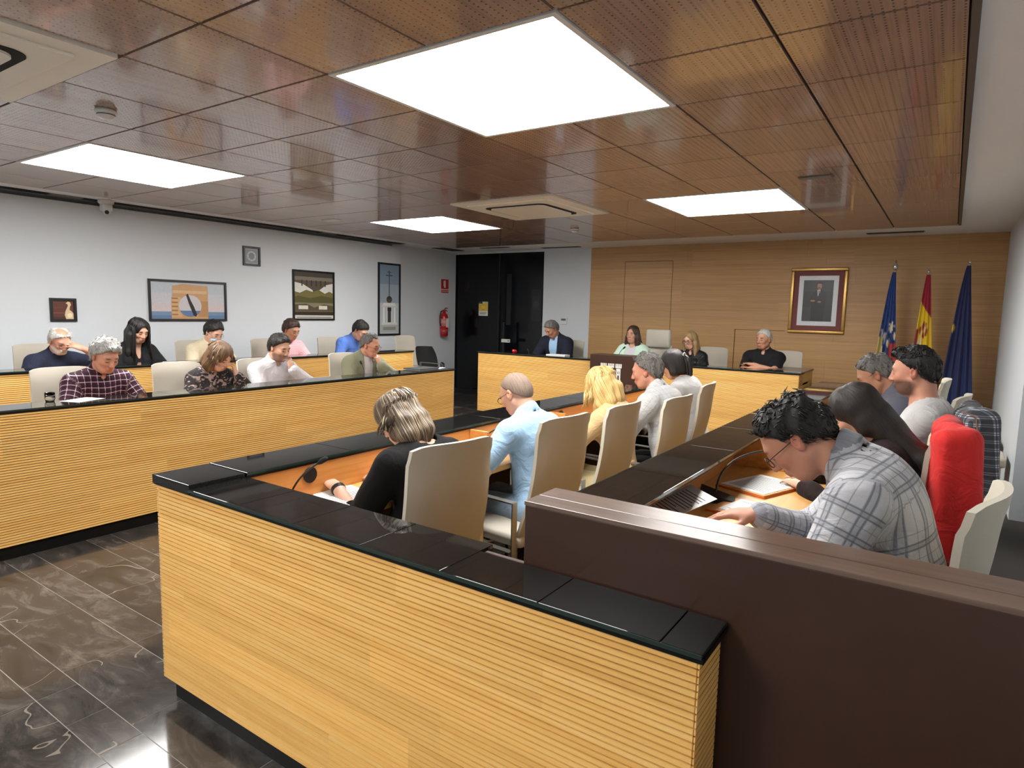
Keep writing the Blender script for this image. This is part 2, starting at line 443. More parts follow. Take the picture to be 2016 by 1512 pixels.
struct(MB().box(XD1, XD1+0.02, YB+0.2, YB+0.6, 0, ZP-0.03).build('wall_niche_end', 'black_matte'))
struct(MB().box(XD0-0.2, XD1, YB, YB+0.6, ZP-0.031, ZP-0.03).build('ceiling_niche', 'black_matte'))
# dark glass doorway
d1 = struct(empty('door_1', (XD0, YB, 0)))
W = XD1-XD0
MB().box(0.0, 1.02, 0.03, 0.06, 0, ZP-0.03).build('door_leaf', 'dark_glass', d1)
MB().box(1.05, W, 0.03, 0.05, 0, ZP-0.03).build('glass_panel', 'dark_glass', d1)
MB().box(1.02, 1.05, 0.0, 0.07, 0, ZP-0.03).build('frame', 'black_plastic', d1)
MB().box(0.0, W, 0.0, 0.05, 0, 0.08).build('sill', 'black_plastic', d1)
MB().box(1.20, 1.30, 0.015, 0.03, 1.35, 2.28).build('post', 'black_plastic', d1)
# wooden back wall: boards
wb = struct(MB().box(XW, XR+0.2, YB+0.012, YB+0.2, 0, ZP).build('wall_back_wood', 'wall_joint'))
rb = random.Random(3)
DX0, DX1, DZ = -4.44, -3.63, 2.45
row = 0; z = 0.0; bh = 0.26
def board(x0, x1, z0, z1, parent):
    g_ = 0.0006
    MB().box(x0+g_, x1-g_, YB, YB+0.016, z0+g_, z1-g_).build('board', 'oak_wall', parent)
dd = struct(empty('door_2', (0, 0, 0)))
while z < ZP-0.01:
    z1 = min(z+bh, ZP)
    if z1 > DZ-0.1 and z < DZ-0.05: z1 = DZ if z1-z < 0.4 else z1
    x = XW
    xs_ = [XW]
    q = XW + 0.6 + rb.random()*1.2
    while q < XR: xs_.append(q); q += 1.6+rb.random()*1.0
    xs_.append(XR)
    if z1 <= DZ+1e-6:
        xs_ = sorted([q for q in xs_ if not (DX0-0.15 < q < DX1+0.15)] + [DX0, DX1])
    for a_, b_ in zip(xs_[:-1], xs_[1:]):
        isd = z1 <= DZ+1e-6 and abs(a_-DX0) < 1e-6
        if isd: board(a_+0.006, b_-0.006, z, z1-(0.008 if abs(z1-DZ) < 1e-6 else 0), dd)
        else: board(a_, b_, z, z1, wb)
    z = z1
# small hatch outline low in the wooden wall
MB().box(-2.63, -2.62, YB-0.002, YB+0.004, 0.3, 1.42).build('seam', 'groove', wb)
MB().box(-2.63, -1.93, YB-0.002, YB+0.004, 1.415, 1.42).build('seam', 'groove', wb)
# right wall
struct(MB().box(XR, XR+0.35, -2.45, YB, 0, ZP).build('wall_right', 'plaster'))
struct(MB().box(XR2, XR2+0.2, YF, -2.45, 0, ZP).build('wall_right_near', 'plaster'))
struct(MB().box(XL2, XR2+0.2, YF-0.2, YF, 0, ZP).build('wall_front', 'plaster'))
# ------------------------------------------------------------------ desks
PITCH_S, SLAT_H, SLAT_D = 0.0162, 0.0132, 0.007
def slat_rows(z0, z1):
    k = int((z1-z0)/PITCH_S); p = (z1-z0)/k
    return [(z0+i*p, z0+i*p+p*0.745) for i in range(k)]
def desk(name, label, loc, rz, L, zt, zf, axis, single_slats=False, side=(False, False), work=True, plate=0.6, wt=0.77, depth=0.25, wdep=0.33, inset=0.0, cat='desk', group='slatted council desks',
         plates_from=0.0, edge=True, zb=0.09, worklen=None, pdep=None, dividers=(), grommets=()):
    """local x along the length, y inward from the front face, z up; zt counter top, zf floor of the seats"""
    e = empty(name, loc, rz, label, cat, group)
    oak = 'oak_'+axis.lower(); inner = 'oak_inner'
    MB().box(0.03, L-0.03, 0.03, 0.06 if work else depth-0.03, 0.0, zb).build('plinth', 'black_plinth', e)
    z0, z1 = zb, zt-0.022
    b = MB()
    if work:
        b.box(0.003, L-0.003, SLAT_D, 0.045, z0, z1); b.build('carcass', 'groove', e)
        MB().box(0.003, L-0.003, 0.045, depth-0.022-inset, zf+wt-0.05, z1).build('upper_box', 'groove', e)
        for xa in (0.003, L-0.021): MB().box(xa, xa+0.018, 0.045, depth-0.022, z0, zf+wt-0.05).build('end_panel', 'groove', e)
    else: b.box(0.003, L-0.003, SLAT_D, depth-0.022-inset, z0, z1); b.build('carcass', 'groove', e)
    rows = slat_rows(z0, z1)
    if single_slats:
        h = rows[0][1]-rows[0][0]
        sm = MB().box(0, L, 0, SLAT_D, 0, h).mesh('slat', oak)
        for a, b_ in rows: inst('slat', sm, e, (0, 0, a))
    else:
        m = MB()
        for a, b_ in rows: m.box(0, L, 0, SLAT_D, a, b_)
        tag(m.build('slat_panel', oak, e), kind='stuff')
    other = 'oak_y' if axis == 'X' else 'oak_x'
    for k, on in enumerate(side):
        if not on: continue
        xa, xb = (-0.004, 0.003) if k == 0 else (L-0.003, L+0.003)
        m = MB()
        for a, b_ in rows: m.box(xa, xb, 0.0, depth-0.02, a, b_)
        o = m.build('side_slats', other, e); tag(o, kind='stuff')
    # dentil row of slat ends under the counter edge
    # counter
    ov = 0.012
    MB().box(-ov, L+ov, -ov+0.006, depth, zt-0.024, zt-0.011).build('counter_base', 'black_plinth', e)
    x = plates_from; pm = {}
    while x < L+ov-0.01:
        w = min(plate, L+ov-x)
        pd = pdep(x+w) if pdep else depth
        MB().rbox(x-(ov if x == 0 else 0)+0.0012, x+w-0.0012, -ov, pd+0.005, zt-0.011, zt, 0.0015).build('glass_plate', 'counter_glass', e)
        x += w
    if edge:
        MB().box(plates_from-ov, L+ov, depth+0.0055, depth+0.0085, zt-0.0105, zt-0.001).build('glass_edge', 'glass_edge', e)
        MB().box(plates_from-ov, L+ov, -ov-0.003, -ov-0.0004, zt-0.0105, zt-0.001).build('glass_edge', 'glass_edge', e)
    if work:
        WL = worklen or (0.0, L)
        MB().box(WL[0], WL[1], depth-0.02-inset, depth-0.002-inset, zf+wt-0.06, zt-0.025).build('inner_panel', inner, e)
        MB().rbox(WL[0], WL[1], depth-0.002-inset, depth+wdep, zf+wt-0.03, zf+wt, 0.003).build('worktop', 'oak_top', e)
        for q in dividers: MB().rbox(q-0.010, q+0.010, depth-0.001-inset, depth+0.13, zf+wt, zt-0.026, 0.002).build('divider', 'oak_inner', e)
        R = Matrix.Rotation(PI/2, 3, 'X')
        for q in grommets:
            MB().lathe([(0.036, -0.003), (0.034, 0.003)], 24, (q, depth+0.001-inset, (zf+wt+zt)/2+0.012), R).build('cable_grommet', 'black_plastic', e)
    return e
ZD = 0.935; ZD2 = 1.02; ZPOD = 0.992
Y0, Y1 = -7.36, -3.0
# left block: front faces +X  (local x -> +Y, local y -> -X)
left_front = desk('slatted_desk', 'long slatted oak desk with black glass counter at left, nearest the aisle', (-4.64, Y0, 0), PI/2, Y1-Y0+0.06, ZD, 0.0, 'Y', dividers=(0.8, 1.6, 2.4, 3.2), grommets=(1.2, 2.0))
left_rear = desk('slatted_desk', 'raised slatted oak desk of the rear left row along the white wall', (-6.22, -7.36, 0), PI/2, 5.43, ZD2, TIER, 'Y', zb=0.09, dividers=(0.8, 1.6, 2.4, 3.2, 4.0))
# right block: front faces -X  (local x -> -Y, local y -> +X)
right_front = desk('slatted_desk', 'slatted oak desk with black glass counter where the woman in black sits', (-2.50, -3.0, 0), -PI/2, 4.135, ZD, 0.0, 'Y', side=(False, False),
                   dividers=(0.9, 1.79, 2.69), grommets=(3.838, 2.3, 1.631, 0.7))
right_rear = desk('slatted_desk', 'raised slatted oak desk of the rear right row behind the dark brown partition', (-0.925, -2.2, 0), -PI/2, 4.81, ZD2, TIER, 'Y', depth=0.215, inset=0.11, wdep=0.36,
                  dividers=(3.15, 2.2), grommets=(3.436, 2.63, 1.8))
# head table
head = desk('head_table', 'long slatted oak head table in front of the wood panelled back wall', (-5.844, -0.9, 0), 0.0, 4.51, ZPOD, TIER, 'X', side=(True, True), cat='desk')
MB().box(4.10, 4.51, 0.25, 0.85, 0.0, ZPOD-0.02).build('end_block', 'oak_y', head)
MB().rbox(4.09, 4.52, 0.255, 0.86, ZPOD-0.02, ZPOD, 0.002).build('end_top', 'brown_cap', head)
# near desk: front faces the camera
near = desk('slatted_desk', 'nearest slatted oak desk front with black glass top facing the camera', (-2.50, -7.372, 0), 0.0, 2.16, ZD-0.018, 0.0, 'X', single_slats=True, side=(True, True), work=False, plate=0.305, plates_from=0.25, depth=0.168, edge=False, pdep=lambda x: 0.225 if x < 1.62 else 0.162)
MB().box(0.003, 1.60, 0.168, 0.222, 0.09, ZD-0.043).build('rear_carcass', 'groove', near)
MB().box(0.0, 1.60, 0.222, 0.234, 0.09, ZD-0.043).build('rear_panel', 'brown_panel', near)
MB().rbox(-0.012, 0.252, -0.012, 0.218, ZD-0.036, ZD-0.0005, 0.0015).build('corner_plate', 'counter_glass', near)
MB().box(0.25, 2.17, -0.0145, -0.0122, ZD-0.0285, ZD-0.019).build('glass_edge', 'glass_edge', near)
# wooden slat ends showing as a dentil row under the near counter edge
dm = MB().box(-0.0042, 0.0042, -0.006, 0.004, 0.0, 0.011).mesh('dentil', 'oak_x')
tag(MB().box(0, 0.001, 0.001, 0.002, 0, 0.001).build('dentil_strip', 'oak_x', near), kind='stuff')
m = MB()
k = 0
while k*0.0165 < 2.15:
    x = 0.006+k*0.0165; m.box(x-0.0045, x+0.0045, -0.0005, 0.01, ZD-0.018-0.0235, ZD-0.018-0.0115); k += 1
bpy.data.objects.remove([o for o in near.children if o.name.startswith('dentil_strip')][0])
tag(m.build('dentil_strip', 'oak_x', near), kind='stuff')
# dark brown partition on the right
bp_ = empty('partition', (0, 0, 0), 0, 'tall dark brown partition in the lower right with a seamed top', 'partition')
XP0, XP1, YP0, YP1, ZPT = -0.885, XR2, -7.20, -7.035, 1.092
MB().rbox(XP0, XP1, YP0, YP1, 0.0, ZPT-0.012, 0.002).build('front_panel', 'brown_panel', bp_)
MB().rbox(XP0-0.002, XP1, YP0-0.002, -7.128, ZPT-0.012, ZPT, 0.002).build('cap_board', 'brown_cap', bp_)
MB().rbox(XP0-0.002, XP1, -7.1265, YP1+0.002, ZPT-0.012, ZPT, 0.002).build('cap_board', 'brown_cap', bp_)
# dark brown lectern panel with the castle emblem on the head table
lp = empty('emblem_panel', (-3.92, -0.935, 0), 0, 'dark brown front panel with three white castle towers on the head table', 'emblem panel')
MB().rbox(0.0, 0.86, -0.03, 0.02, 0.0, 1.062, 0.003).build('panel', 'brown_panel', lp)
MB().rbox(0.0, 0.86, 0.02, 0.28, 1.03, 1.062, 0.003).build('top', 'brown_panel', lp)
plain('emblem_white', srgb(225,222,215), 0.5, var=0.02)
def tower(x, z, w, h):
    m = MB(); y = -0.036
    def bx(a, b, c, d): m.box(x+a*w, x+b*w, y, y+0.006, z+c*h, z+d*h)
    bx(0.12, 0.88, 0.0, 0.10); bx(0.2, 0.38, 0.10, 0.36); bx(0.62, 0.8, 0.10, 0.36); bx(0.2, 0.8, 0.36, 0.44)
    bx(0.2, 0.34, 0.44, 0.58); bx(0.44, 0.56, 0.44, 0.58); bx(0.66, 0.8, 0.44, 0.58); bx(0.2, 0.8, 0.58, 0.74)
    bx(0.06, 0.94, 0.77, 0.86)
    for a in (0.06, 0.30, 0.54, 0.78): bx(a, a+0.16, 0.86, 1.0)
    m.build('tower', 'emblem_white', lp)
tower(0.155, 0.72, 0.098, 0.235); tower(0.262, 0.72, 0.098, 0.235); tower(0.369, 0.72, 0.098, 0.235)
MB().box(0.14, 0.48, -0.036, -0.03, 0.67, 0.70).build('emblem_base', 'emblem_white', lp)
m = MB(); m.prism([(0.16,0.66),(0.46,0.66),(0.43,0.52),(0.31,0.42),(0.19,0.52)], 0.006, 'Y', -0.036); m.build('emblem_shield', 'emblem_white', lp)
# low side table at the right of the head table
st = empty('side_table', (-1.30, -0.55, 0), 0, 'low dark topped side table with a pale front edge by the head table', 'table')
MB().rbox(0.0, 0.9, 0.0, 1.0, 0.76, 0.80, 0.003).build('top', 'brown_cap', st)
MB().box(0.0, 0.9, -0.006, -0.0005, 0.772, 0.80).build('edge_band', 'oak_x', st)
for x in (0.03, 0.83):
    for y in (0.03, 0.93): MB().rbox(x, x+0.04, y, y+0.04, TIER, 0.76, 0.003).build('leg', 'brown_panel', st)
MB().box(0.08, 0.82, 0.05, 0.07, 0.45, 0.757).build('front_panel', 'brown_panel', st)
# ------------------------------------------------------------------ chairs
def fabric(name, col, var=0.08, rough=0.75, sheen=0.2):
    n = NT(name); o = n.obj()
    f = n.noise(o, 220, 2); f2 = n.noise(o, 6, 2)
    n.set(color=n.mix(f2, n.mix(f, mul(col, 1-var), mul(col, 1+var)), mul(col, 0.95)), rough=rough, sheen=sheen); n.bump(f, 0.15, 0.002)
    M[name] = n.m
fabric('chair_beige', srgb(170,163,149)); fabric('chair_side', srgb(200,193,176)); fabric('chair_cream', srgb(196,188,168)); fabric('chair_grey', srgb(196,190,176))
plain('steel', srgb(170,168,162), 0.28, 0.9, var=0.03)
fabric('black_fabric', srgb(20,20,22))
def chair_back(m, w0=0.225, w1=0.215, z0=0.44, z1=1.09, wing=0.045, th=0.034, tilt=0.17, nu=13, nv=18):
    def fr(u, v, side):
        a = -1+2*u; z = z0+(z1-z0)*v
        x = -0.20 - tilt*v - 0.03*math.sin(PI*min(1, v*1.15)) + wing*a*a*(0.25+0.75*v)
        e = max(abs(a), abs(2*v-1))**10
        t = th*(1-0.45*e)
        w = (w0+(w1-w0)*v)*(1-0.02*abs(2*v-1)**12)
        zz = z - 0.018*(abs(a)**6)*(v > 0.9)
        return (x+(t/2 if side else -t/2), a*w, zz)
    vs = [fr(i/(nu-1), j/(nv-1), 1) for j in range(nv) for i in range(nu)]
    vb = [fr(i/(nu-1), j/(nv-1), 0) for j in range(nv) for i in range(nu)]
    N = nu*nv; fs = []; mi = []
    for j in range(nv-1):
        for i in range(nu-1):
            a = j*nu+i; fs.append((a, a+1, a+nu+1, a+nu)); mi.append(0); fs.append((N+a+1, N+a, N+a+nu, N+a+nu+1)); mi.append(0)
    border = [i for i in range(nu)] + [j*nu+nu-1 for j in range(1, nv)] + [(nv-1)*nu+i for i in range(nu-2, -1, -1)] + [j*nu for j in range(nv-2, 0, -1)]
    L = len(border)
    for k in range(L):
        a, b = border[k], border[(k+1) % L]; fs.append((a, N+a, N+b, b)); mi.append(1)
    for f, q in zip(fs, mi): pass
    o = len(m.v); m.v.extend(vs+vb)
    for f, q in zip(fs, mi): m.f.append(tuple(i+o for i in f)); m.mi.append(q)
def make_chair(name, label, group, mat='chair_beige', head=False, cat='chair', frame=True):
    e = empty(name, (0, 0, 0), 0, label, cat, group)
    m = MB(); chair_back(m); o = m.build('backrest', [mat, 'chair_side'], e, True, sharp=0.9)
    m = MB(); m.rbox(-0.23, 0.24, -0.232, 0.232, 0.415, 0.475, 0.022); m.build('seat', mat, e, True)
    if head:
        m = MB(); m.rbox(-0.36, -0.27, -0.19, 0.19, 1.04, 1.30, 0.03); m.build('headrest', mat, e, True)
    if frame:
        for s in (-1, 1):
            y = s*0.262
            b = 0.004; w = 0.019
            MB().rbox(-0.21, 0.25, y-w, y+w, 0.655, 0.663, 0.002).build('armrest', 'steel', e)
            MB().rbox(0.242, 0.25, y-w, y+w, 0.0, 0.655, 0.002).build('leg', 'steel', e)
            MB().rbox(-0.218, -0.21, y-w, y+w, 0.0, 0.663, 0.002).build('leg', 'steel', e)
            MB().rbox(-0.2, 0.24, y-w, y+w, 0.40, 0.408, 0.002).build('side_rail', 'steel', e)
        MB().rbox(-0.02, 0.02, -0.262, 0.262, 0.398, 0.413, 0.003).build('cross_bar', 'steel', e)
    return e
chair0 = make_chair('conference_chair', 'x', 'conference chairs'); _first = [True]
cream0 = make_chair('conference_chair', 'x', 'conference chairs', 'chair_cream'); _firstc = [True]
def place_chair(x, y, z, rz, label, src=None, group='conference chairs'):
    fl_ = _first if src is None else _firstc
    src = src or chair0
    if fl_[0]: o = src; fl_[0] = False
    else: o = copy_tree(src)
    o.location = (x, y, z); o.rotation_euler = (0, 0, rz); o['label'] = label; o['group'] = group
    return o
# ------------------------------------------------------------------ implicit bodies
def axis_coords(lo, hi, c, fines):
    out = [lo]; p = lo
    while p < hi:
        st = c
        for a, b, s in fines:
            if a-1e-9 <= p < b: st = min(st, s)
            elif p < a < p+st: st = min(st, max(a-p, 0.35*s))
        p += st; out.append(p)
    return np.array(out, np.float32)
class Field:
    def __init__(s, lo, hi, c, fine=()):
        s.ax = [axis_coords(lo[i], hi[i], c, [(f[0][i], f[1][i], f[2]) for f in fine]) for i in range(3)]
        s.D = np.full([len(a) for a in s.ax], 0.5, np.float32)
    def sub(s, lo, hi, mg):
        sl = []
        for i in range(3):
            a = max(0, int(np.searchsorted(s.ax[i], lo[i]-mg))-1); b = min(len(s.ax[i]), int(np.searchsorted(s.ax[i], hi[i]+mg))+1)
            if b <= a: return None
            sl.append(slice(a, b))
        return tuple(sl)
    def pts(s, sl): return s.ax[0][sl[0]][:, None, None], s.ax[1][sl[1]][None, :, None], s.ax[2][sl[2]][None, None, :]
    def put(s, sl, d, k, mode):
        D = s.D[sl]
        if mode == 'sub': d = -d
        if mode == 'add':
            if k <= 0: s.D[sl] = np.minimum(D, d)
            else:
                h = np.clip(0.5+0.5*(D-d)/k, 0, 1); s.D[sl] = D*(1-h)+d*h-k*h*(1-h)
        else:
            if k <= 0: s.D[sl] = np.maximum(D, d)
            else:
                h = np.clip(0.5-0.5*(D-d)/k, 0, 1); s.D[sl] = D*(1-h)+d*h+k*h*(1-h)
    def cap(s, a, b, ra, rb=None, k=0.02, mode='add', flat=None):
        rb = ra if rb is None else rb
        a = np.array(a, np.float32); b = np.array(b, np.float32); R = max(ra, rb)
        mg = k+0.03
        sl = s.sub(np.minimum(a, b)-R, np.maximum(a, b)+R, mg)
        if sl is None: return
        X, Y, Z = s.pts(sl); ab = b-a; L2 = float(ab@ab)+1e-9
        px, py, pz = X-a[0], Y-a[1], Z-a[2]
        t = np.clip((px*ab[0]+py*ab[1]+pz*ab[2])/L2, 0, 1)
        qx, qy, qz = px-t*ab[0], py-t*ab[1], pz-t*ab[2]
        if flat is not None:
            n, f = flat; n = np.array(n, np.float32); q = (qx*n[0]+qy*n[1]+qz*n[2])*(f-1)
            qx, qy, qz = qx+q*n[0], qy+q*n[1], qz+q*n[2]
        d = np.sqrt(qx*qx+qy*qy+qz*qz)-(ra+(rb-ra)*t)
        if flat is not None: d = d*(1.0/ (1+0.35*(flat[1]-1)))
        s.put(sl, d, k, mode)
    def ell(s, c, r, Rm=None, k=0.02, mode='add'):
        c = np.array(c, np.float32); r = np.array(r, np.float32); R = float(max(r))
        sl = s.sub(c-R, c+R, k+0.03)
        if sl is None: return
        X, Y, Z = s.pts(sl); X, Y, Z = X-c[0], Y-c[1], Z-c[2]
        if Rm is not None:
            A = np.array(Rm, np.float32)
            x = A[0, 0]*X+A[1, 0]*Y+A[2, 0]*Z; y = A[0, 1]*X+A[1, 1]*Y+A[2, 1]*Z; z = A[0, 2]*X+A[1, 2]*Y+A[2, 2]*Z
        else: x, y, z = X, Y, Z
        k0 = np.sqrt((x/r[0])**2+(y/r[1])**2+(z/r[2])**2); k1 = np.sqrt((x/r[0]**2)**2+(y/r[1]**2)**2+(z/r[2]**2)**2)+1e-6
        s.put(sl, k0*(k0-1)/k1, k, mode)
    def plane(s, p, n, k=0.0):
        """cut away the side n points to"""
        X, Y, Z = s.ax[0][:, None, None], s.ax[1][None, :, None], s.ax[2][None, None, :]
        d = (X-p[0])*n[0]+(Y-p[1])*n[1]+(Z-p[2])*n[2]
        if k <= 0: s.D = np.maximum(s.D, d.astype(np.float32))
        else:
            h = np.clip(0.5-0.5*(s.D-d)/k, 0, 1); s.D = (s.D*(1-h)+d*h+k*h*(1-h)).astype(np.float32)
    def warp(s, amp, fr, seed=0, st=(1, 1, 1), oct=2):
        rs = np.random.RandomState(seed)
        X, Y, Z = s.ax[0][:, None, None]*st[0], s.ax[1][None, :, None]*st[1], s.ax[2][None, None, :]*st[2]
        near = np.abs(s.D) < 0.05
        if not near.any(): return
        idx = np.nonzero(near)
        x, y, z = s.ax[0][idx[0]]*st[0], s.ax[1][idx[1]]*st[1], s.ax[2][idx[2]]*st[2]
        acc = np.zeros(len(x), np.float32)
        for o in range(oct):
            for q in range(3):
                w = rs.normal(size=3); w /= np.linalg.norm(w); ph = rs.rand()*6.28; f = fr*(1.7**o)*(0.7+0.6*rs.rand())
                ph2 = rs.rand(3)*6.28
                acc += np.sin(f*(w[0]*x+w[1]*y+w[2]*z)+ph+1.3*np.sin(f*0.6*x+ph2[0])+1.3*np.sin(f*0.5*y+ph2[1]))/(3*(1.6**o))
        s.D[idx] += amp*acc
    def mesh(s):
        D = s.D; ax = s.ax; sg = D < 0
        nx, ny, nz = D.shape
        cnt = np.zeros((nx-1, ny-1, nz-1), np.int8)
        for i in (0, 1):
            for j in (0, 1):
                for k in (0, 1): cnt += sg[i:nx-1+i, j:ny-1+j, k:nz-1+k]
        act = (cnt > 0) & (cnt < 8)
        I, J, K = np.nonzero(act); n = len(I)
        idx = np.full(act.shape, -1, np.int32); idx[I, J, K] = np.arange(n)
        P = np.zeros((n, 3), np.float64); Wt = np.zeros(n)
        cor = [(i, j, k) for i in (0, 1) for j in (0, 1) for k in (0, 1)]
        vals = {c: D[I+c[0], J+c[1], K+c[2]] for c in cor}
        for c in cor:
            for a in range(3):
                if c[a]: continue
                d = list(c); d[a] = 1; d = tuple(d)
                va, vb = vals[c], vals[d]; cr = (va < 0) != (vb < 0)
                t = np.where(cr, va/(va-vb+1e-12), 0)
                q = []
                for b in range(3):
                    g = (I, J, K)[b]
                    if b == a: q.append(ax[b][g]+t*(ax[b][g+1]-ax[b][g]))
                    else: q.append(ax[b][g+c[b]])
                P += np.where(cr[:, None], np.stack(q, 1), 0); Wt += cr
        P /= Wt[:, None]
        F = []
        for a in range(3):
            b, c = (a+1) % 3, (a+2) % 3
            s0 = [slice(None)]*3; s1 = [slice(None)]*3; s0[a] = slice(0, -1); s1[a] = slice(1, None)
            A, B = sg[tuple(s0)], sg[tuple(s1)]
            e = np.nonzero(A != B); e = np.stack(e, 1)
            ok = (e[:, b] > 0) & (e[:, c] > 0) & (e[:, b] < act.shape[b]) & (e[:, c] < act.shape[c]); e = e[ok]
            fl_ = A[e[:, 0], e[:, 1], e[:, 2]]
            def cell(db, dc):
                q = e.copy(); q[:, b] += db; q[:, c] += dc
                return idx[q[:, 0], q[:, 1], q[:, 2]]
            Q = np.stack([cell(-1, -1), cell(0, -1), cell(0, 0), cell(-1, 0)], 1)
            Q[~fl_] = Q[~fl_][:, ::-1]
            F.append(Q)
        F = np.concatenate(F)
        F = F[(F >= 0).all(1)]
        return P, F
def relax(P, F, it=2, lam=0.5):
    n = len(P); E = np.concatenate([F[:, [0, 1]], F[:, [1, 2]], F[:, [2, 3]], F[:, [3, 0]]])
    for k in range(it):
        acc = np.zeros_like(P); c = np.zeros(n)
        np.add.at(acc, E[:, 0], P[E[:, 1]]); np.add.at(acc, E[:, 1], P[E[:, 0]])
        np.add.at(c, E[:, 0], 1); np.add.at(c, E[:, 1], 1)
        P = P+lam*(acc/np.maximum(c, 1)[:, None]-P)
    return P
def mesh_from(name, P, F, mats, attrs=None):
    me = bpy.data.meshes.new(name)
    me.vertices.add(len(P)); me.vertices.foreach_set('co', np.asarray(P, np.float32).ravel())
    me.loops.add(F.size); me.loops.foreach_set('vertex_index', F.astype(np.int32).ravel())
    me.polygons.add(len(F)); me.polygons.foreach_set('loop_start', np.arange(0, F.size, 4, dtype=np.int32))
    me.polygons.foreach_set('use_smooth', np.ones(len(F), bool))
    for m in mats: me.materials.append(M[m] if isinstance(m, str) else m)
    me.update(calc_edges=True); me.validate()
    if attrs:
        for k, (typ, arr) in attrs.items():
            a = me.attributes.new(k, typ, 'POINT')
            a.data.foreach_set('color' if typ == 'FLOAT_COLOR' else 'vector', np.asarray(arr, np.float32).ravel())
    return me
def obj_from(name, me, parent=None):
    o = bpy.data.objects.new(name, me); C.objects.link(o)
    if parent is not None: o.parent = parent
    return o

# ------------------------------------------------------------------ people materials
n = NT('skin'); at = n.n('ShaderNodeAttribute', attribute_name='tint'); f = n.noise(n.obj(), 70, 4); 
n.set(color=n.mix(n.math('MULTIPLY', f, 0.25), at.outputs['Color'], n.mix(1.0, at.outputs['Color'], (0.72, 0.5, 0.45, 1), 'MULTIPLY')), rough=0.48, spec=0.4); n.bump(f, 0.08, 0.003); M['skin'] = n.m
def cloth(name, col, pat=None, rough=0.8, sheen=None, fold=0.35):
    if sheen is None: sheen = 0.02 if max(col[:3]) < 0.1 else 0.12
    n = NT(name); o = n.obj()
    uv = n.n('ShaderNodeAttribute', attribute_name='cloth_uv').outputs['Vector']
    f = n.noise(o, 300, 2); w = n.noise(o, 9, 3, 0.55, 1.5)
    base = n.mix(f, mul(col, 0.9), mul(col, 1.08))
    if pat: base = pat(n, uv, base)
    n.set(color=base, rough=rough, sheen=sheen, spec=0.2 if max(col[:3]) < 0.05 else 0.4)
    h = n.math('ADD', n.math('MULTIPLY', w, 1.0), n.math('MULTIPLY', f, 0.03)); n.bump(h, fold, 0.03)
    M[name] = n.m; return name
def plaid(period, bands, op='MIX'):
    """bands: (offset, half width, colour, strength) used in both directions"""
    def fn(n, uv, base):
        x, y, z = n.sep(uv)
        for q in (x, y):
            fr = n.math('FRACT', n.math('DIVIDE', q, period))
            for off, hw, col, st in bands:
                d = n.math('ABSOLUTE', n.math('SUBTRACT', fr, off)); lt = n.math('LESS_THAN', d, hw)
                base = n.mix(n.math('MULTIPLY', lt, st), base, col)
        return base
    return fn
def blotch(c2, sc, th=0.5):
    def fn(n, uv, base):
        v = n.noise(n.scale(uv, (1, 1.6, 1)), sc, 3, 0.5, 2.0)
        return n.mix(n.math('GREATER_THAN', v, th), base, c2)
    return fn
def hair_mat(name, a, b, c=None, rough=0.42):
    n = NT(name); at = n.n('ShaderNodeAttribute', attribute_name='strand').outputs['Vector']; x, y, z = n.sep(at)
    o = n.obj()
    g = n.noise(n.comb(n.math('MULTIPLY', x, 60.0), n.math('MULTIPLY', y, 4.0), n.math('MULTIPLY', z, 9.0)), 1.0, 3, 0.6)
    stops = [(0.36, a), (0.54, b)] + ([(0.66, c)] if c else [])
    n.set(color=n.ramp(g, stops), rough=rough, spec=0.45); n.bump(g, 0.5, 0.006); M[name] = n.m; return name

def rotY(a): return np.array([[math.cos(a), 0, math.sin(a)], [0, 1, 0], [-math.sin(a), 0, math.cos(a)]])     # leans +z towards +x
def rotZ(a): return np.array([[math.cos(a), -math.sin(a), 0], [math.sin(a), math.cos(a), 0], [0, 0, 1]])
def rotX(a): return np.array([[1, 0, 0], [0, math.cos(a), -math.sin(a)], [0, math.sin(a), math.cos(a)]])
def ik(S_, T, l1, l2, pole):
    d = T-S_; L = np.linalg.norm(d); L = min(max(L, abs(l1-l2)+0.02), l1+l2-0.004); dn = d/np.linalg.norm(d)
    T = S_+dn*L; a = (l1*l1-l2*l2+L*L)/(2*L); h = math.sqrt(max(l1*l1-a*a, 1e-6))
    p = np.array(pole, float); p = p-dn*(p@dn); p /= np.linalg.norm(p)+1e-9
    return S_+dn*a+p*h, T
SK = dict(light=(204,160,134), mid=(194,148,121), tan=(176,129,103), pale=(214,172,149), red=(193,140,116))

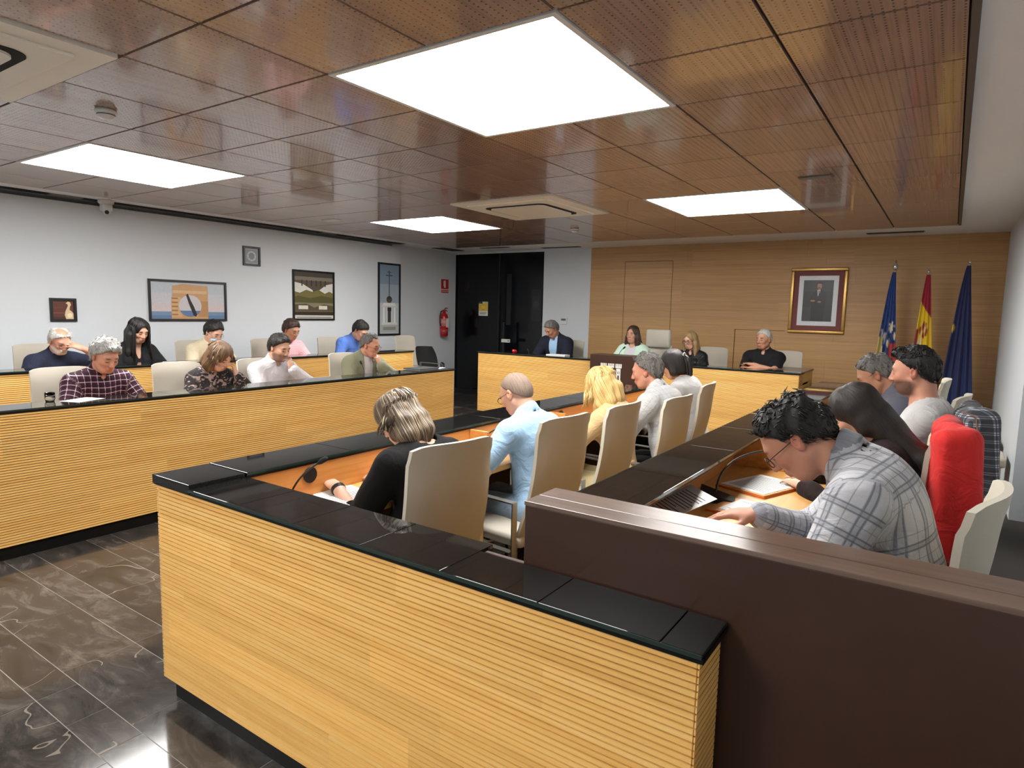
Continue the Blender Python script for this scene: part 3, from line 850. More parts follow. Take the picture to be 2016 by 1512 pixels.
def person(head_top, rz, floor, label, lean=(8, 12, 20), head=(20, 0, 0), sex='m', s=None, belly=0.0, arms=None, shirt='x', sleeve='long', collar=True, vneck=0.0,
           trousers='trouser_dark', skin='mid', hair=None, hairm='hair_dark', beard=0.0, beardk=0.55, brow=(60,40,30), jacket=None, jopen=0.9, glasses=None, mask=False, fine=0.0055, handfine=(), twist=0.0,
           extra=None, scoop=0.0, bulk=1.0, watch=None, ear=0.0, grow=1.0, strands=None, hat=None, res=0.0125, hidehands=False):
    """local frame: x forward, y left, z up; origin on the floor below the pelvis"""
    F_ = sex == 'f'
    a1, a2, a3 = [math.radians(q) for q in lean]; hp, hy, hr = [math.radians(q) for q in head]
    Pv = np.array([0, 0, 0.555]); 
    U = lambda a: np.array([math.sin(a), 0, math.cos(a)])
    L1 = Pv+0.19*U(a1); CH = L1+0.18*U((a1+a2)/2); NB = CH+0.165*U(a2)
    HR = rotZ(hy) @ rotY(hp) @ rotX(hr)
    AT = NB+0.075*U(a3)                       # skull base
    HC = AT+HR @ np.array([0.022, 0, 0.085])
    hs = (0.97 if F_ else 1.0)*grow
    top = HC+HR @ np.array([-0.02, 0, 0.118*hs])
    # body scale from the wanted height of the head top
    sc = (head_top[2]-floor)/(max(top[2], HC[2]+0.10)+(hair or {}).get('th', 0.013)*0.9) if s is None else s
    Tw = rotZ(twist); Rm = rotY(a2); Rl = rotY(a1)
    sw = (0.158 if F_ else 0.182)*bulk
    shc = CH+0.085*U(a2)
    Sh = {1: shc+Tw @ np.array([0.0, sw, 0]), -1: shc+Tw @ np.array([0.0, -sw, 0])}
    # arms
    arms = arms or {}
    AR = {}
    for sd in (1, -1):
        A = arms.get('l' if sd == 1 else 'r', {})
        T = np.array(A.get('to', (0.40, sd*0.13, 0.80)), float); T[2] /= sc; pole = A.get('pole', (-0.25, sd*0.7, -0.6))
        if 'face' in A:
            dd0 = np.array(A['dir'], float); dd0 /= np.linalg.norm(dd0); T = HC+HR @ (np.array(A['face'], float)*hs)-dd0*A.get('reach', 0.10)
        El, Wr = ik(Sh[sd], T, 0.285, 0.25, pole)
        fd = np.array(A.get('dir', (Wr-El)/np.linalg.norm(Wr-El)*(np.array([1, 1, 0.25]) if 'face' not in A else 1)), float); fd /= np.linalg.norm(fd)
        nrm = np.array(A.get('palm', (0, 0, -1)), float); nrm -= fd*(nrm@fd); nrm /= np.linalg.norm(nrm)+1e-9
        AR[sd] = dict(S=Sh[sd], E=El, W=Wr, d=fd, n=nrm, curl=A.get('curl', 0.25), spread=A.get('spread', 0.0))
    HIP = {sd: Pv+np.array([0.03, sd*0.09, -0.02]) for sd in (1, -1)}
    KN = {sd: Pv+np.array([0.43, sd*0.115, -0.045]) for sd in (1, -1)}
    AN = {sd: np.array([0.44, sd*0.12, 0.09]) for sd in (1, -1)}
    H = lambda x, y, z: HC+HR @ (np.array([x, y, z])*hs)
    def torso(fd, off, rt=1.0):
        w = (0.93 if F_ else 1.0)*bulk
        fd.ell(Pv+np.array([-0.02, 0, 0.0]), ((0.125+off)*rt, (0.178+off)*rt, 0.13+off), Rl, 0.02)
        fd.ell(L1+np.array([0.01+belly*0.4, 0, -0.02]), ((0.108+belly+off)*rt, (0.142*w+belly*0.7+off)*rt, 0.15+off), Rl, 0.07)
        fd.ell(CH+np.array([0.0, 0, 0.0]), ((0.112+off)*rt, (0.158*w+off)*rt, 0.165+off), Rm @ Tw, 0.06)
        fd.cap(Sh[1]*0.93+shc*0.07, Sh[-1]*0.93+shc*0.07, 0.058*w+off, None, 0.05)
        fd.ell(CH+0.06*U(a2)-0.035*np.array([math.cos(a2), 0, -math.sin(a2)]), (0.085+off, 0.14*w+off, 0.12+off), Rm @ Tw, 0.05)
        for sd in (1, -1): fd.cap(NB+np.array([-0.01, sd*0.03, 0.0]), Sh[sd]+np.array([-0.005, -sd*0.03, 0.02]), 0.042+off, 0.048+off, 0.05)
        if F_:
            for sd in (1, -1): fd.ell(CH+Rm @ np.array([0.085, sd*0.07, 0.0]), (0.06+off, 0.065+off, 0.065+off), Rm, 0.04)
    def arm(fd, off, end=1.0, k=0.04):
        th = (0.86 if F_ else 1.0)*bulk
        for sd in (1, -1):
            A = AR[sd]
            fd.cap(A['S'], A['E'], 0.056*th+off, 0.043*th+off, k)
            if end > 0.5: fd.cap(A['E'], A['E']+(A['W']-A['E'])*min(1.0, (end-0.5)*2), 0.043*th+off, (0.043+(0.028-0.043)*min(1.0, (end-0.5)*2))*th+off, 0.02)
    # ---------------- body (one continuous skin surface)
    vis = [k for k in (1, -1) if ('l' if k == 1 else 'r') in handfine]
    allp = [HC+0.16, HC-0.16, Pv, Sh[1]+0.08, Sh[-1]-0.08, KN[1], KN[-1]]+[AR[k][q] for k in AR for q in 'EW']+[AR[k]['W']+AR[k]['d']*0.2 for k in AR]
    lo = np.min(allp, 0)-0.14; hi = np.max(allp, 0)+0.14; lo[2] = min(lo[2], 0.38)
    fines = [(HC-0.14*hs, HC+0.14*hs, fine/sc)]
    for k in vis: c = AR[k]['W']+AR[k]['d']*0.08; fines.append((c-0.115, c+0.115, 0.0062))
    fd = Field(lo, hi, 0.016, fines)
    torso(fd, -0.012); arm(fd, -0.002)
    for sd in (1, -1):
        fd.cap(HIP[sd], KN[sd], 0.078, 0.056, 0.05)
        A = AR[sd]; W, d, nn = A['W'], A['d'], A['n']; t = np.cross(d, nn)*(-sd); cu = A['curl']
        r0 = 0.0088 if sd in vis else 0.0105
        if F_: r0 *= 0.9
        hz = 0.93 if F_ else 1.0
        fd.cap(W-d*0.02, W+d*0.05, 0.026, 0.026, 0.02, flat=(nn, 1.25))
        fd.cap(W+d*0.035+t*0.012, W+d*0.082+t*0.014, 0.026*hz, 0.024*hz, 0.015, flat=(nn, 1.9))
        fd.cap(W+d*0.035-t*0.014, W+d*0.078-t*0.016, 0.024*hz, 0.022*hz, 0.015, flat=(nn, 1.9))
        for q, (off_, ln) in enumerate(((0.030, 0.070), (0.010, 0.080), (-0.010, 0.074), (-0.028, 0.058))):
            b = W+d*(0.090-0.004*abs(q-1))*hz+t*off_*hz; ang = cu*(0.5+0.12*q); dd_ = d
            for sg_, fr in enumerate((0.45, 0.32, 0.26)):
                ang_ = ang if sg_ == 0 else ang+cu*(0.75*sg_)
                sp = (1.5-q)*0.10*(1+A['spread'])*(1-min(1, cu))
                dv = math.cos(ang_)*d+math.sin(ang_)*nn+t*sp; dv /= np.linalg.norm(dv)
                e = b+dv*ln*fr*hz*1.05; fd.cap(b, e, r0*(1-0.08*sg_), r0*(0.94-0.08*sg_), 0.004); b = e
        b = W+d*0.025+t*0.026+nn*0.006; dv = d*0.75+t*0.62+nn*(0.25+0.5*cu); dv /= np.linalg.norm(dv); e = b+dv*0.042; fd.cap(b, e, 0.0125*hz, r0*1.1, 0.012)
        dv = d*0.95+t*0.2*(1-cu)+nn*(0.2+0.6*cu); dv /= np.linalg.norm(dv); fd.cap(e, e+dv*0.032, r0*1.1, r0*0.95, 0.004)
    nr = 0.047 if F_ else 0.056
    fd.cap(NB-0.03*U(a2), AT+HR @ np.array([-0.012, 0, 0.02]), nr+0.006, nr, 0.03)
    # head
    fd.ell(H(-0.012, 0, 0.030), np.array([0.098, 0.077, 0.087])*hs, HR, 0.03)
    fd.ell(H(0.030, 0, -0.030), np.array([0.064, 0.060, 0.086])*hs, HR, 0.03)
    jw = 0.9 if F_ else 1.0
    fd.cap(H(0.052, 0.018*jw, -0.092), H(0.052, -0.018*jw, -0.092), 0.025*hs*jw, None, 0.03)
    for sd in (1, -1):
        fd.cap(H(0.0, sd*0.052*jw, -0.055), H(0.045, sd*0.022, -0.092), 0.017*hs, 0.018*hs, 0.03)
        fd.ell(H(0.062, sd*0.036, -0.022), np.array([0.024, 0.022, 0.022])*hs, HR, 0.02)      # cheek
    fd.cap(H(0.078, 0.034, 0.024), H(0.078, -0.034, 0.024), 0.014*hs, None, 0.02)
    for sd in (1, -1): fd.ell(H(0.103, sd*0.032, 0.002), np.array([0.017, 0.018, 0.013])*hs, HR, 0.014, 'sub')
    for sd in (1, -1): fd.ell(H(0.076, sd*0.031, 0.001), np.array([0.0145, 0.0145, 0.0125])*hs, HR, 0.003)
    fd.cap(H(0.090, 0, 0.010), H(0.112, 0, -0.030), 0.0085*hs, 0.0115*hs, 0.012)
    for sd in (1, -1): fd.ell(H(0.100, sd*0.011, -0.035), np.array([0.011, 0.008, 0.008])*hs, HR, 0.006)
    fd.cap(H(0.090, 0.018, -0.0605), H(0.090, -0.018, -0.0605), 0.0085*hs, None, 0.008); fd.cap(H(0.088, 0.015, -0.073), H(0.088, -0.015, -0.073), 0.0085*hs, None, 0.006)
    for sd in (1, -1):
        fd.ell(H(-0.012, sd*0.079, -0.008), np.array([0.019, 0.0085, 0.032])*hs, HR @ rotY(-0.2) @ rotZ(sd*0.35), 0.006)
        fd.ell(H(-0.008, sd*0.086, -0.002), np.array([0.010, 0.005, 0.016])*hs, HR @ rotY(-0.2) @ rotZ(sd*0.35), 0.004, 'sub')
    P, Fq = fd.mesh(); P = relax(P, Fq, 1, 0.4)
    # tint in head coordinates
    q = ((P-HC) @ HR)/hs
    base = np.array(srgb(*SK[skin])[:3]); tint = np.tile(base, (len(P), 1))
    def paint(mask, col, k=1.0):
        k = np.clip(mask*k, 0, 1)[:, None]; tint[:] = tint*(1-k)+np.array(srgb(*col)[:3])*k
    x, y, z = q[:, 0], q[:, 1], q[:, 2]; inh = (np.abs(q) < 0.15).all(1)
    g = lambda cx, cy, cz, rx, ry, rz_: inh*np.clip(1.6-1.6*np.sqrt(((x-cx)/rx)**2+((y-cy)/ry)**2+((z-cz)/rz_)**2), 0, 1)
    red = tuple(int(c*f_) for c, f_ in zip(SK[skin], (0.97, 0.80, 0.76)))
    paint(g(0.06, 0.045, -0.025, 0.03, 0.03, 0.03)+g(0.06, -0.045, -0.025, 0.03, 0.03, 0.03), red, 0.45)
    paint(g(0.11, 0, -0.03, 0.025, 0.02, 0.02), red, 0.5)
    paint(g(-0.012, 0.085, -0.008, 0.04, 0.03, 0.045)+g(-0.012, -0.085, -0.008, 0.04, 0.03, 0.045), red, 0.6)
    if beard:
        bm_ = inh*np.clip((-0.03-z-0.25*np.maximum(0, 0.03-x))/0.02, 0, 1)*np.clip((x+0.02)/0.03, 0, 1)*np.clip((0.14+z)/0.02, 0, 1)
        paint(bm_, beard if isinstance(beard, tuple) else (70, 52, 42), beardk)
    paint(g(0.09, 0, -0.0665, 0.022, 0.026, 0.014), (176, 96, 86) if F_ else (178, 112, 96), 0.9)
    for sd in (1, -1):
        paint(g(0.092, sd*0.033, 0.026, 0.024, 0.026, 0.0085), brow, 1.0)
        paint(g(0.088, sd*0.032, -0.004, 0.02, 0.021, 0.0065), (52, 36, 30), 1.0)
    tint4 = np.concatenate([tint, np.ones((len(P), 1))], 1)
    me = mesh_from('person', P, Fq, ['skin'], {'tint': ('FLOAT_COLOR', tint4)})
    body = obj_from('person', me)
    tag(body, label, 'person')
    # ---------------- clothes
    segs = [('t', Pv-0.1*U(a1), L1, 0.16), ('t', L1, CH, 0.16), ('t', CH, NB+0.05*U(a2), 0.16)]
    for sd in (1, -1): segs += [('a', AR[sd]['S'], AR[sd]['E'], 0.055), ('a', AR[sd]['E'], AR[sd]['W'], 0.05)]
    def cloth_uv(P):
        best = np.full(len(P), 9.0); uv = np.zeros((len(P), 3)); acc = 0.0
        for kind, a, b, r in segs:
            ab = b-a; L = np.linalg.norm(ab); t = np.clip((P-a) @ ab/L**2, 0, 1); c = a+t[:, None]*ab; dv = P-c
            d = np.linalg.norm(dv*np.array([1.25, 0.85, 1]) if kind == 't' else dv, axis=1)-(r if kind == 't' else r)
            m_ = d < best; best[m_] = d[m_]
            ax_ = ab/L; e1 = np.array([1.0, 0, 0])-ax_*ax_[0]
            if np.linalg.norm(e1) < 0.3: e1 = np.array([0, 1.0, 0])-ax_*ax_[1]
            e1 /= np.linalg.norm(e1); e2 = np.cross(ax_, e1)
            if kind == 't':
                u = dv @ e2
                back = (dv @ e1) < 0
                u = u + np.where(back, 0.0, 0.011)
            else: u = np.arctan2(dv @ e2, dv @ e1)*0.055
            lenacc = {0: 0.0, 1: 0.29, 2: 0.47}.get([i for i, q_ in enumerate(segs) if q_[1] is a][0], 0.0) if kind == 't' else 0.0
            v = t*L+lenacc
            uv[m_, 0] = u[m_]; uv[m_, 1] = v[m_]
        return uv
    def garment(name, mat, off, sl, vn, collar_, hem=True, open_=0.0, wr=0.005, rs=None):
        lo2 = np.min([Pv-0.25, Sh[1]-0.12, Sh[-1]-0.12]+[AR[k][q]-0.09 for k in AR for q in 'EW'], 0); hi2 = np.max([Pv+0.2, Sh[1]+0.13, Sh[-1]+0.13, NB+0.12]+[AR[k][q]+0.09 for k in AR for q in 'EW'], 0)
        lo2[2] = Pv[2]-0.14
        fd = Field(lo2, hi2, rs or res)
        torso(fd, off); 
        if sl == 'none': arm(fd, off*0.2, 0.0001, 0.03)
        else: arm(fd, off+(0.008 if sl == 'long' else 0.010), {'long': 0.97, 'half': 0.44, 'mid': 0.62}[sl] if sl != 'half' else 0.5)
        if sl == 'half':
            for sd in (1, -1):
                A = AR[sd]; cdir = (A['E']-A['S'])/np.linalg.norm(A['E']-A['S']); pc = A['S']+(A['E']-A['S'])*0.78
                # shorten the sleeve: cut a capsule from beyond the cut point
                fd.cap(pc+cdir*0.075, pc+cdir*0.30, 0.085, 0.09, 0.004, 'sub')
        fd.warp(wr, 24, int(abs(head_top[0]*100)) % 97, (1, 1, 0.7))
        # neck opening
        fd.cap(NB-0.005*U(a2), AT+0.04*U(a3), nr+0.014+scoop, nr+0.012+scoop, 0.006, 'sub')
        if vn > 0: fd.cap(NB+Rm @ np.array([0.075, 0, 0.03]), NB+Rm @ np.array([0.15, 0, -vn]), 0.055, 0.012, 0.006, 'sub')
        if collar_:
            for k_ in range(18):
                an = 2*PI*k_/18; an2 = 2*PI*(k_+1)/18; md = abs(((an+an2)/2+PI) % (2*PI)-PI)
                if vn > 0 and md < 0.40: continue
                for lv in range(4):
                    def cp(a_): return NB+rotY((a2+a3)/2) @ np.array([(0.063+0.004*(3-lv))*math.cos(a_)+0.004, (0.064+0.005*(3-lv))*math.sin(a_), 0.006+0.014*lv-0.026*math.cos(a_)])
                    fd.cap(cp(an), cp(an2), 0.0085+off*0.15, None, 0.006)
        if open_ > 0:
            fd.cap(NB+Rm @ np.array([0.10, 0, 0.02]), NB+Rm @ np.array([0.20, 0, -open_*0.5]), 0.075, 0.062, 0.006, 'sub')
            fd.cap(NB+Rm @ np.array([0.20, 0, -open_*0.45]), L1+np.array([0.22, 0, -0.1]), 0.062, 0.085, 0.006, 'sub')
        if hem: fd.plane(Pv+np.array([0, 0, -0.07]), (0, 0, -1))
        fd.plane(Pv+np.array([0.20, 0, -0.02]), (0.45, 0, -0.9))
        P, Fq = fd.mesh(); P = relax(P, Fq, 1, 0.4)
        me = mesh_from(name, P, Fq, [mat], {'cloth_uv': ('FLOAT_VECTOR', cloth_uv(P))})
        return obj_from(name, me, body)
    garment('shirt' if not extra else extra, shirt, 0.011, sleeve, vneck, collar)
    if jacket: garment('jacket', jacket, 0.026, 'long', 0.0, True, open_=jopen)
    # trousers
    fd = Field(np.array([-0.24, -0.34, 0.0]), np.array([0.66, 0.34, 0.72]), 0.021)
    fd.ell(Pv+np.array([-0.02, 0, -0.005]), (0.138, 0.188, 0.125), Rl, 0.02)
    for sd in (1, -1):
        fd.cap(HIP[sd], KN[sd], 0.094, 0.074, 0.05); fd.cap(KN[sd], AN[sd], 0.070, 0.056, 0.03)
    fd.warp(0.004, 26, 5)
    fd.plane(L1+0.02*U(a1), (math.sin(a1), 0, math.cos(a1)))
    P, Fq = fd.mesh(); P = relax(P, Fq, 1, 0.4)
    obj_from('trousers', mesh_from('trousers', P, Fq, [trousers], {'cloth_uv': ('FLOAT_VECTOR', P*1.0)}), body)
    for sd in (1, -1):
        fd = Field(AN[sd]+np.array([-0.12, -0.08, -0.10]), AN[sd]+np.array([0.25, 0.08, 0.06]), 0.018)
        fd.cap(AN[sd]+np.array([-0.04, 0, -0.05]), AN[sd]+np.array([0.15, sd*0.01, -0.055]), 0.045, 0.04, 0.03); fd.plane(AN[sd]+np.array([0, 0, -0.086]), (0, 0, -1))
        fd.cap(AN[sd], AN[sd]+np.array([0.02, 0, -0.05]), 0.048, 0.045, 0.03)
        P, Fq = fd.mesh(); obj_from('shoe', mesh_from('shoe', P, Fq, ['shoe_black']), body)
    # ---------------- hair
    hair = hair or {}
    ty = hair.get('type', 'short')
    if ty != 'none':
        ln = hair.get('len', 0.0); th = hair.get('th', 0.013); vol = hair.get('vol', 1.0); fs = hair.get('fine', fine)
        lo3 = HC-0.19; hi3 = HC+0.17
        if ln > 0: lo3 = lo3-np.array([0.10, 0.05, ln]); hi3 = hi3+np.array([0.02, 0.05, 0.0])
        fd = Field(lo3, hi3, fs/sc)
        fd.ell(H(-0.014, 0, 0.032+0.3*th), np.array([0.098+th, 0.077+th*vol, 0.087+th*1.15])*hs, HR, 0.01)
        if ty in ('short', 'receding', 'ring'):
            fd.ell(H(-0.045, 0, -0.01), np.array([0.070+th*0.6, 0.071+th*0.5, 0.075])*hs, HR, 0.03)
            hl = hair.get('line', 0.062)+0.010
            # hairline: cut everything in front of and below a slanted surface
            nrm = HR @ np.array([0.72, 0, -0.69]); fd.plane(H(0.066-hair.get('back', 0.0), 0, hl), nrm, 0.006)
            fd.plane(H(0, 0, -0.070), HR @ np.array([0.1, 0, -0.99]), 0.01)
            for sd in (1, -1):   # free the ears and temples
                fd.ell(H(0.060, sd*0.080, -0.01), np.array([0.052, 0.03, 0.062])*hs, HR, 0.006, 'sub')
                fd.ell(H(-0.012, sd*0.092, -0.010), np.array([0.026, 0.03, 0.034])*hs, HR, 0.006, 'sub')
            if ty == 'receding': 
                for sd in (1, -1): fd.ell(H(0.070, sd*0.040, 0.085), np.array([0.045, 0.022, 0.035])*hs, HR, 0.008, 'sub')
            if ty == 'ring': fd.ell(H(0.0, 0, 0.135), np.array([0.10, 0.066, 0.062])*hs, HR, 0.01, 'sub')
            for (bx_, by_, bz_, br_) in hair.get('bald', ()): fd.ell(H(bx_, by_, bz_), np.array([br_, br_, br_])*hs, HR, 0.006, 'sub')
            if hair.get('quiff', 0): fd.ell(H(0.050, 0, 0.108), np.array([0.05, 0.055, 0.024+hair['quiff']])*hs, HR, 0.02)
            fd.warp(hair.get('mess', 0.006), hair.get('freq', 70), 11, (1, 1, 1), 2)
        else:
            # long hair: curtain around the head, open at the face
            for sd in (1, -1):
                fd.cap(H(-0.01, sd*0.066, 0.02), H(-0.005, sd*0.080, -0.07), 0.036, 0.034, 0.03)
            fd.ell(H(-0.055, 0, -0.03), np.array([0.075, 0.085*vol, 0.11])*hs, HR, 0.03)
            back = HR @ np.array([-1.0, 0, 0.0])
            if ln > 0:
                w_ = hair.get('w', 0.075); bk = hair.get('bk', 0.07)
                # falls by gravity along the back/shoulders
                for yy_, fwd in hair.get('falls', ((-w_, 0.0), (-w_*0.45, -bk), (w_*0.45, -bk), (w_, 0.0))):
                    a = H(fwd-0.02, yy_, -0.05); b = np.array([a[0]+(fwd-0.02)*0.3-0.01+hair.get('drift', 0.0), a[1]*1.02+hair.get('sway', 0.0), a[2]-ln])
                    c = (a+b)/2+np.array([-0.012, 0.012*np.sign(yy_), 0])
                    if hair.get('onback'): c = CH+0.07*U(a2)+Rm @ np.array([-0.125, yy_*1.2, 0.0]); b = L1+Rl @ np.array([-0.125, yy_*1.3, 0.19-ln*0.25])
                    fd.cap(a, c, 0.040, 0.036, 0.03); fd.cap(c, b, 0.036, hair.get('tip', 0.020), 0.03)
            # face window
            fd.ell(H(0.100, 0, -0.035+hair.get('winz', 0.0)), np.array([0.090, hair.get('win', 0.056), 0.100])*hs, HR, 0.006, 'sub')
            if ln > 0: fd.cap(H(0.10, 0, -0.10), H(0.10, 0, -0.10-ln), hair.get('win', 0.056)+0.02, 0.10, 0.006, 'sub')
            fd.warp(hair.get('mess', 0.006), hair.get('freq', 55), 13, (1, 1, 0.25), 2)
        if ty == 'pony':
            pass
        P, Fq = fd.mesh(); P = relax(P, Fq, 1, 0.3)
        q = ((P-HC) @ HR)
        st = np.stack([np.arctan2(q[:, 1], -q[:, 0]), q[:, 2]*(4 if ln == 0 else 1.5), np.full(len(P), 0.3)], 1)
        ho = obj_from('hair', mesh_from('hair', P, Fq, [hairm], {'strand': ('FLOAT_VECTOR', st)}), body)
        nt = hair.get('tufts', 620 if ty in ('short', 'receding', 'ring') and th > 0.0095 else 0)
        if nt:
            rs_ = np.random.RandomState(3); fc = Fq[rs_.randint(0, len(Fq), nt)]; p0 = P[fc].mean(1)
            e1 = P[fc[:, 2]]-P[fc[:, 0]]; e2 = P[fc[:, 3]]-P[fc[:, 1]]; nn_ = np.cross(e1, e2); nn_ /= np.linalg.norm(nn_, axis=1)[:, None]+1e-9
            lq = (p0-HC) @ HR
            comb = np.stack([np.where(lq[:, 2] > 0.05, hair.get('combx', -0.15), -0.35), lq[:, 1]*6, np.where(lq[:, 2] > 0.06, 0.25, -0.9)], 1)+rs_.normal(size=(nt, 3))*hair.get('ruff', 0.16)
            cw_ = comb @ HR.T; cw_ -= nn_*(cw_*nn_).sum(1)[:, None]; cw_ /= np.linalg.norm(cw_, axis=1)[:, None]+1e-9
            m = MB(); att = []; tl = hair.get('tl', 0.030)
            for i in range(nt):
                L_ = tl*rs_.uniform(0.6, 1.2)
                a_ = p0[i]-nn_[i]*0.003; b_ = p0[i]+cw_[i]*L_*0.5+nn_[i]*0.0012; c_ = p0[i]+cw_[i]*L_-nn_[i]*(L_*L_/0.16+rs_.uniform(-0.002, 0.002))
                m.tube([a_, b_, c_], [0.0026, 0.0024, 0.0005], 4); sv = rs_.rand()*20; att += [(sv, k*0.1, sv) for k in range(3) for _ in range(4)]
            me = m.mesh('hair_tufts', hairm, True); a = me.attributes.new('strand', 'FLOAT_VECTOR', 'POINT'); a.data.foreach_set('vector', np.asarray(att, np.float32).ravel())
            obj_from('hair_tufts', me, body)
    if strands:
        rs_ = random.Random(strands.get('seed', 1)); m = MB(); att = []
        hth = hair.get('th', 0.013); hv = hair.get('vol', 1.0); N_ = strands['n']; ln = strands['len']; seg = 9; spread = strands.get('spread', 0.10); wav = strands.get('wave', 0.006); rad = strands.get('r', 0.0035)
        for i in range(N_):
            az = rs_.uniform(-1, 1)*math.radians(strands.get('arc', 130))       # 0 = back of the head
            ca, sa = -math.cos(az), math.sin(az)
            pts_ = []; ph = rs_.random()*6.28; lj = ln*rs_.uniform(0.75, 1.05); rj = rs_.uniform(0.96, 1.05)
            px0 = rs_.uniform(-0.075, 0.06); em = rs_.uniform(2.2, 9.0)
            for k in range(seg):
                t = k/(seg-1)
                if t < 0.5:
                    el = (0.5-t)/0.5*math.radians(74); hth_ = hth*(0.25+0.80*min(1.0, t*em))
                    lx = -0.014+(0.099+hth_)*math.cos(el)*ca*rj+px0*(1-t*2)*0.4; ly = (0.078+hth_*hv)*math.cos(el)*sa*rj; lz = 0.030+(0.0875+1.42*hth_)*math.sin(el)
                    p = H(lx, ly, lz); last = p; side = HR @ np.array([ca, sa, 0])
                else:
                    tt = (t-0.5)/0.5
                    p = last+side*(spread*tt*tt)+np.array([0, 0, -lj*tt])+np.array(strands.get('drift', (0, 0, 0)))*tt
                    p = p+side*wav*math.sin(ph+tt*5)+np.array([wav*math.cos(ph+tt*4), 0, 0])*tt
                pts_.append(p)
            m.tube(pts_, [rad*(0.2, 0.6, 1.0)[min(2, k)] if k < seg-2 else rad*(0.75 if k == seg-2 else 0.25) for k in range(seg)], 4)
            sv = rs_.random()*20; att += [(sv, k*0.05, sv) for k in range(seg) for _ in range(4)]
        me = m.mesh('hair_strands', strands.get('mat', hairm), True)
        a = me.attributes.new('strand', 'FLOAT_VECTOR', 'POINT'); a.data.foreach_set('vector', np.asarray(att, np.float32).ravel())
        obj_from('hair_strands', me, body)
    if ty == 'pony':
        m = MB(); att = []; rs_ = random.Random(4)
        base = H(-0.118, 0, 0.035)
        for i in range(60):
            ph = rs_.random()*6.28; rr = rs_.random()*0.022; pts_ = []
            for k in range(9):
                t = k/8; pts_.append(base+np.array([-0.045*math.sin(t*2.2)-0.02*t, 0.0, -0.26*t*t-0.05*t])+np.array([math.cos(ph), math.sin(ph), 0.3])*rr*(0.35+1.1*math.sin(PI*min(1, t*0.8+0.1))))
            m.tube(pts_, [0.006]*7+[0.004, 0.001], 4); att += [(i*0.37, k*0.05, i*0.2) for k in range(9) for _ in range(4)]
        me = m.mesh('ponytail', hairm, True); a = me.attributes.new('strand', 'FLOAT_VECTOR', 'POINT'); a.data.foreach_set('vector', np.asarray(att, np.float32).ravel()); obj_from('ponytail', me, body)
        m = MB(); m.tube([base+np.array([-0.005, 0.022*math.cos(2*PI*k/12), 0.022*math.sin(2*PI*k/12)]) for k in range(12)], 0.007, 6, True); m.build('hair_tie', 'hair_tie', body, True)
    if glasses:
        m = MB()
        for sd in (1, -1):
            rim = [H(0.104+0.006*0, sd*(0.033+0.025*math.cos(a_)), -0.002+0.019*math.sin(a_)*(1.0)) for a_ in [2*PI*k/16 for k in range(16)]]
            m.tube(rim, glasses[1], 6, True)
            m.tube([H(0.102, sd*0.058, 0.004), H(0.07, sd*0.076, 0.006), H(-0.01, sd*0.081, 0.004), H(-0.03, sd*0.080, -0.012)], glasses[1]*0.85, 6)
        m.tube([H(0.104, 0.009, 0.003), H(0.110, 0, 0.006), H(0.104, -0.009, 0.003)], glasses[1], 6)
        m.build('glasses', glasses[0], body, True)
    if mask:
        fd = Field(HC-0.14, HC+0.14, 0.006)
        fd.ell(H(0.060, 0, -0.062), np.array([0.058, 0.060, 0.052])*hs, HR, 0.01); fd.plane(H(0.045, 0, 0), HR @ np.array([-1, 0, 0.1])); fd.plane(H(0, 0, -0.02), HR @ np.array([0, 0, 1]))
        P, Fq = fd.mesh(); obj_from('face_mask', mesh_from('face_mask', P, Fq, ['mask_blue']), body)
        m = MB()
        for sd in (1, -1): m.tube([H(0.06, sd*0.055, -0.03), H(0.0, sd*0.084, -0.005), H(-0.02, sd*0.082, 0.0)], 0.0018, 5)
        m.build('mask_loops', 'white_cloth', body)
    if watch:
        A = AR[1 if watch == 'l' else -1]; m = MB(); d = A['d']; fa = (A['W']-A['E'])/np.linalg.norm(A['W']-A['E'])
        e1 = np.cross(fa, A['n']); e1 /= np.linalg.norm(e1); e2 = np.cross(fa, e1); c = A['W']-fa*0.015
        for o_ in (-0.007, 0.0, 0.007): m.tube([c+fa*o_+(e1*math.cos(2*PI*k/14)+e2*math.sin(2*PI*k/14))*0.031 for k in range(14)], 0.005, 6, True)
        m.build('watch', 'black_plastic', body, True)
    # place: scale, rotate, put the head where it is wanted
    ct, sn = math.cos(rz), math.sin(rz)
    hx, hy_ = HC[0]*sc, HC[1]*sc
    body.scale = (sc, sc, sc); body.rotation_euler = (0, 0, rz)
    body.location = (head_top[0]-(ct*hx-sn*hy_), head_top[1]-(sn*hx+ct*hy_), floor)
    body['s'] = sc; del body['s']
    return body, dict(HC=HC, HR=HR, NB=NB, AR=AR, sc=sc, L1=L1, Pv=Pv)
# ------------------------------------------------------------------ the people
plain('glass_red', srgb(90,30,36), 0.3); plain('shoe_black', srgb(22,20,20), 0.4); plain('hair_tie', srgb(200,190,180), 0.5); fabric('mask_blue', srgb(150,196,224)); fabric('white_cloth', srgb(228,228,226))
cloth('trouser_dark', srgb(26,26,32)); cloth('jeans_light', srgb(150,172,196)); cloth('trouser_khaki', srgb(196,180,136)); cloth('trouser_black', srgb(16,16,18)); cloth('jeans', srgb(60,74,104))
G1 = srgb(92,96,106)
cloth('shirt_grey_check', srgb(188,189,193), plaid(0.066, [(0.30, 0.16, srgb(140,142,150), 0.5), (0.20, 0.03, G1, 0.7), (0.40, 0.03, G1, 0.7), (0.80, 0.018, srgb(120,124,132), 0.6)]), fold=0.5)
cloth('top_black', srgb(5,5,6), fold=0.25)
cloth('shirt_light_blue', srgb(146,178,208), fold=0.5)
cloth('top_tan', srgb(196,164,118), fold=0.5)
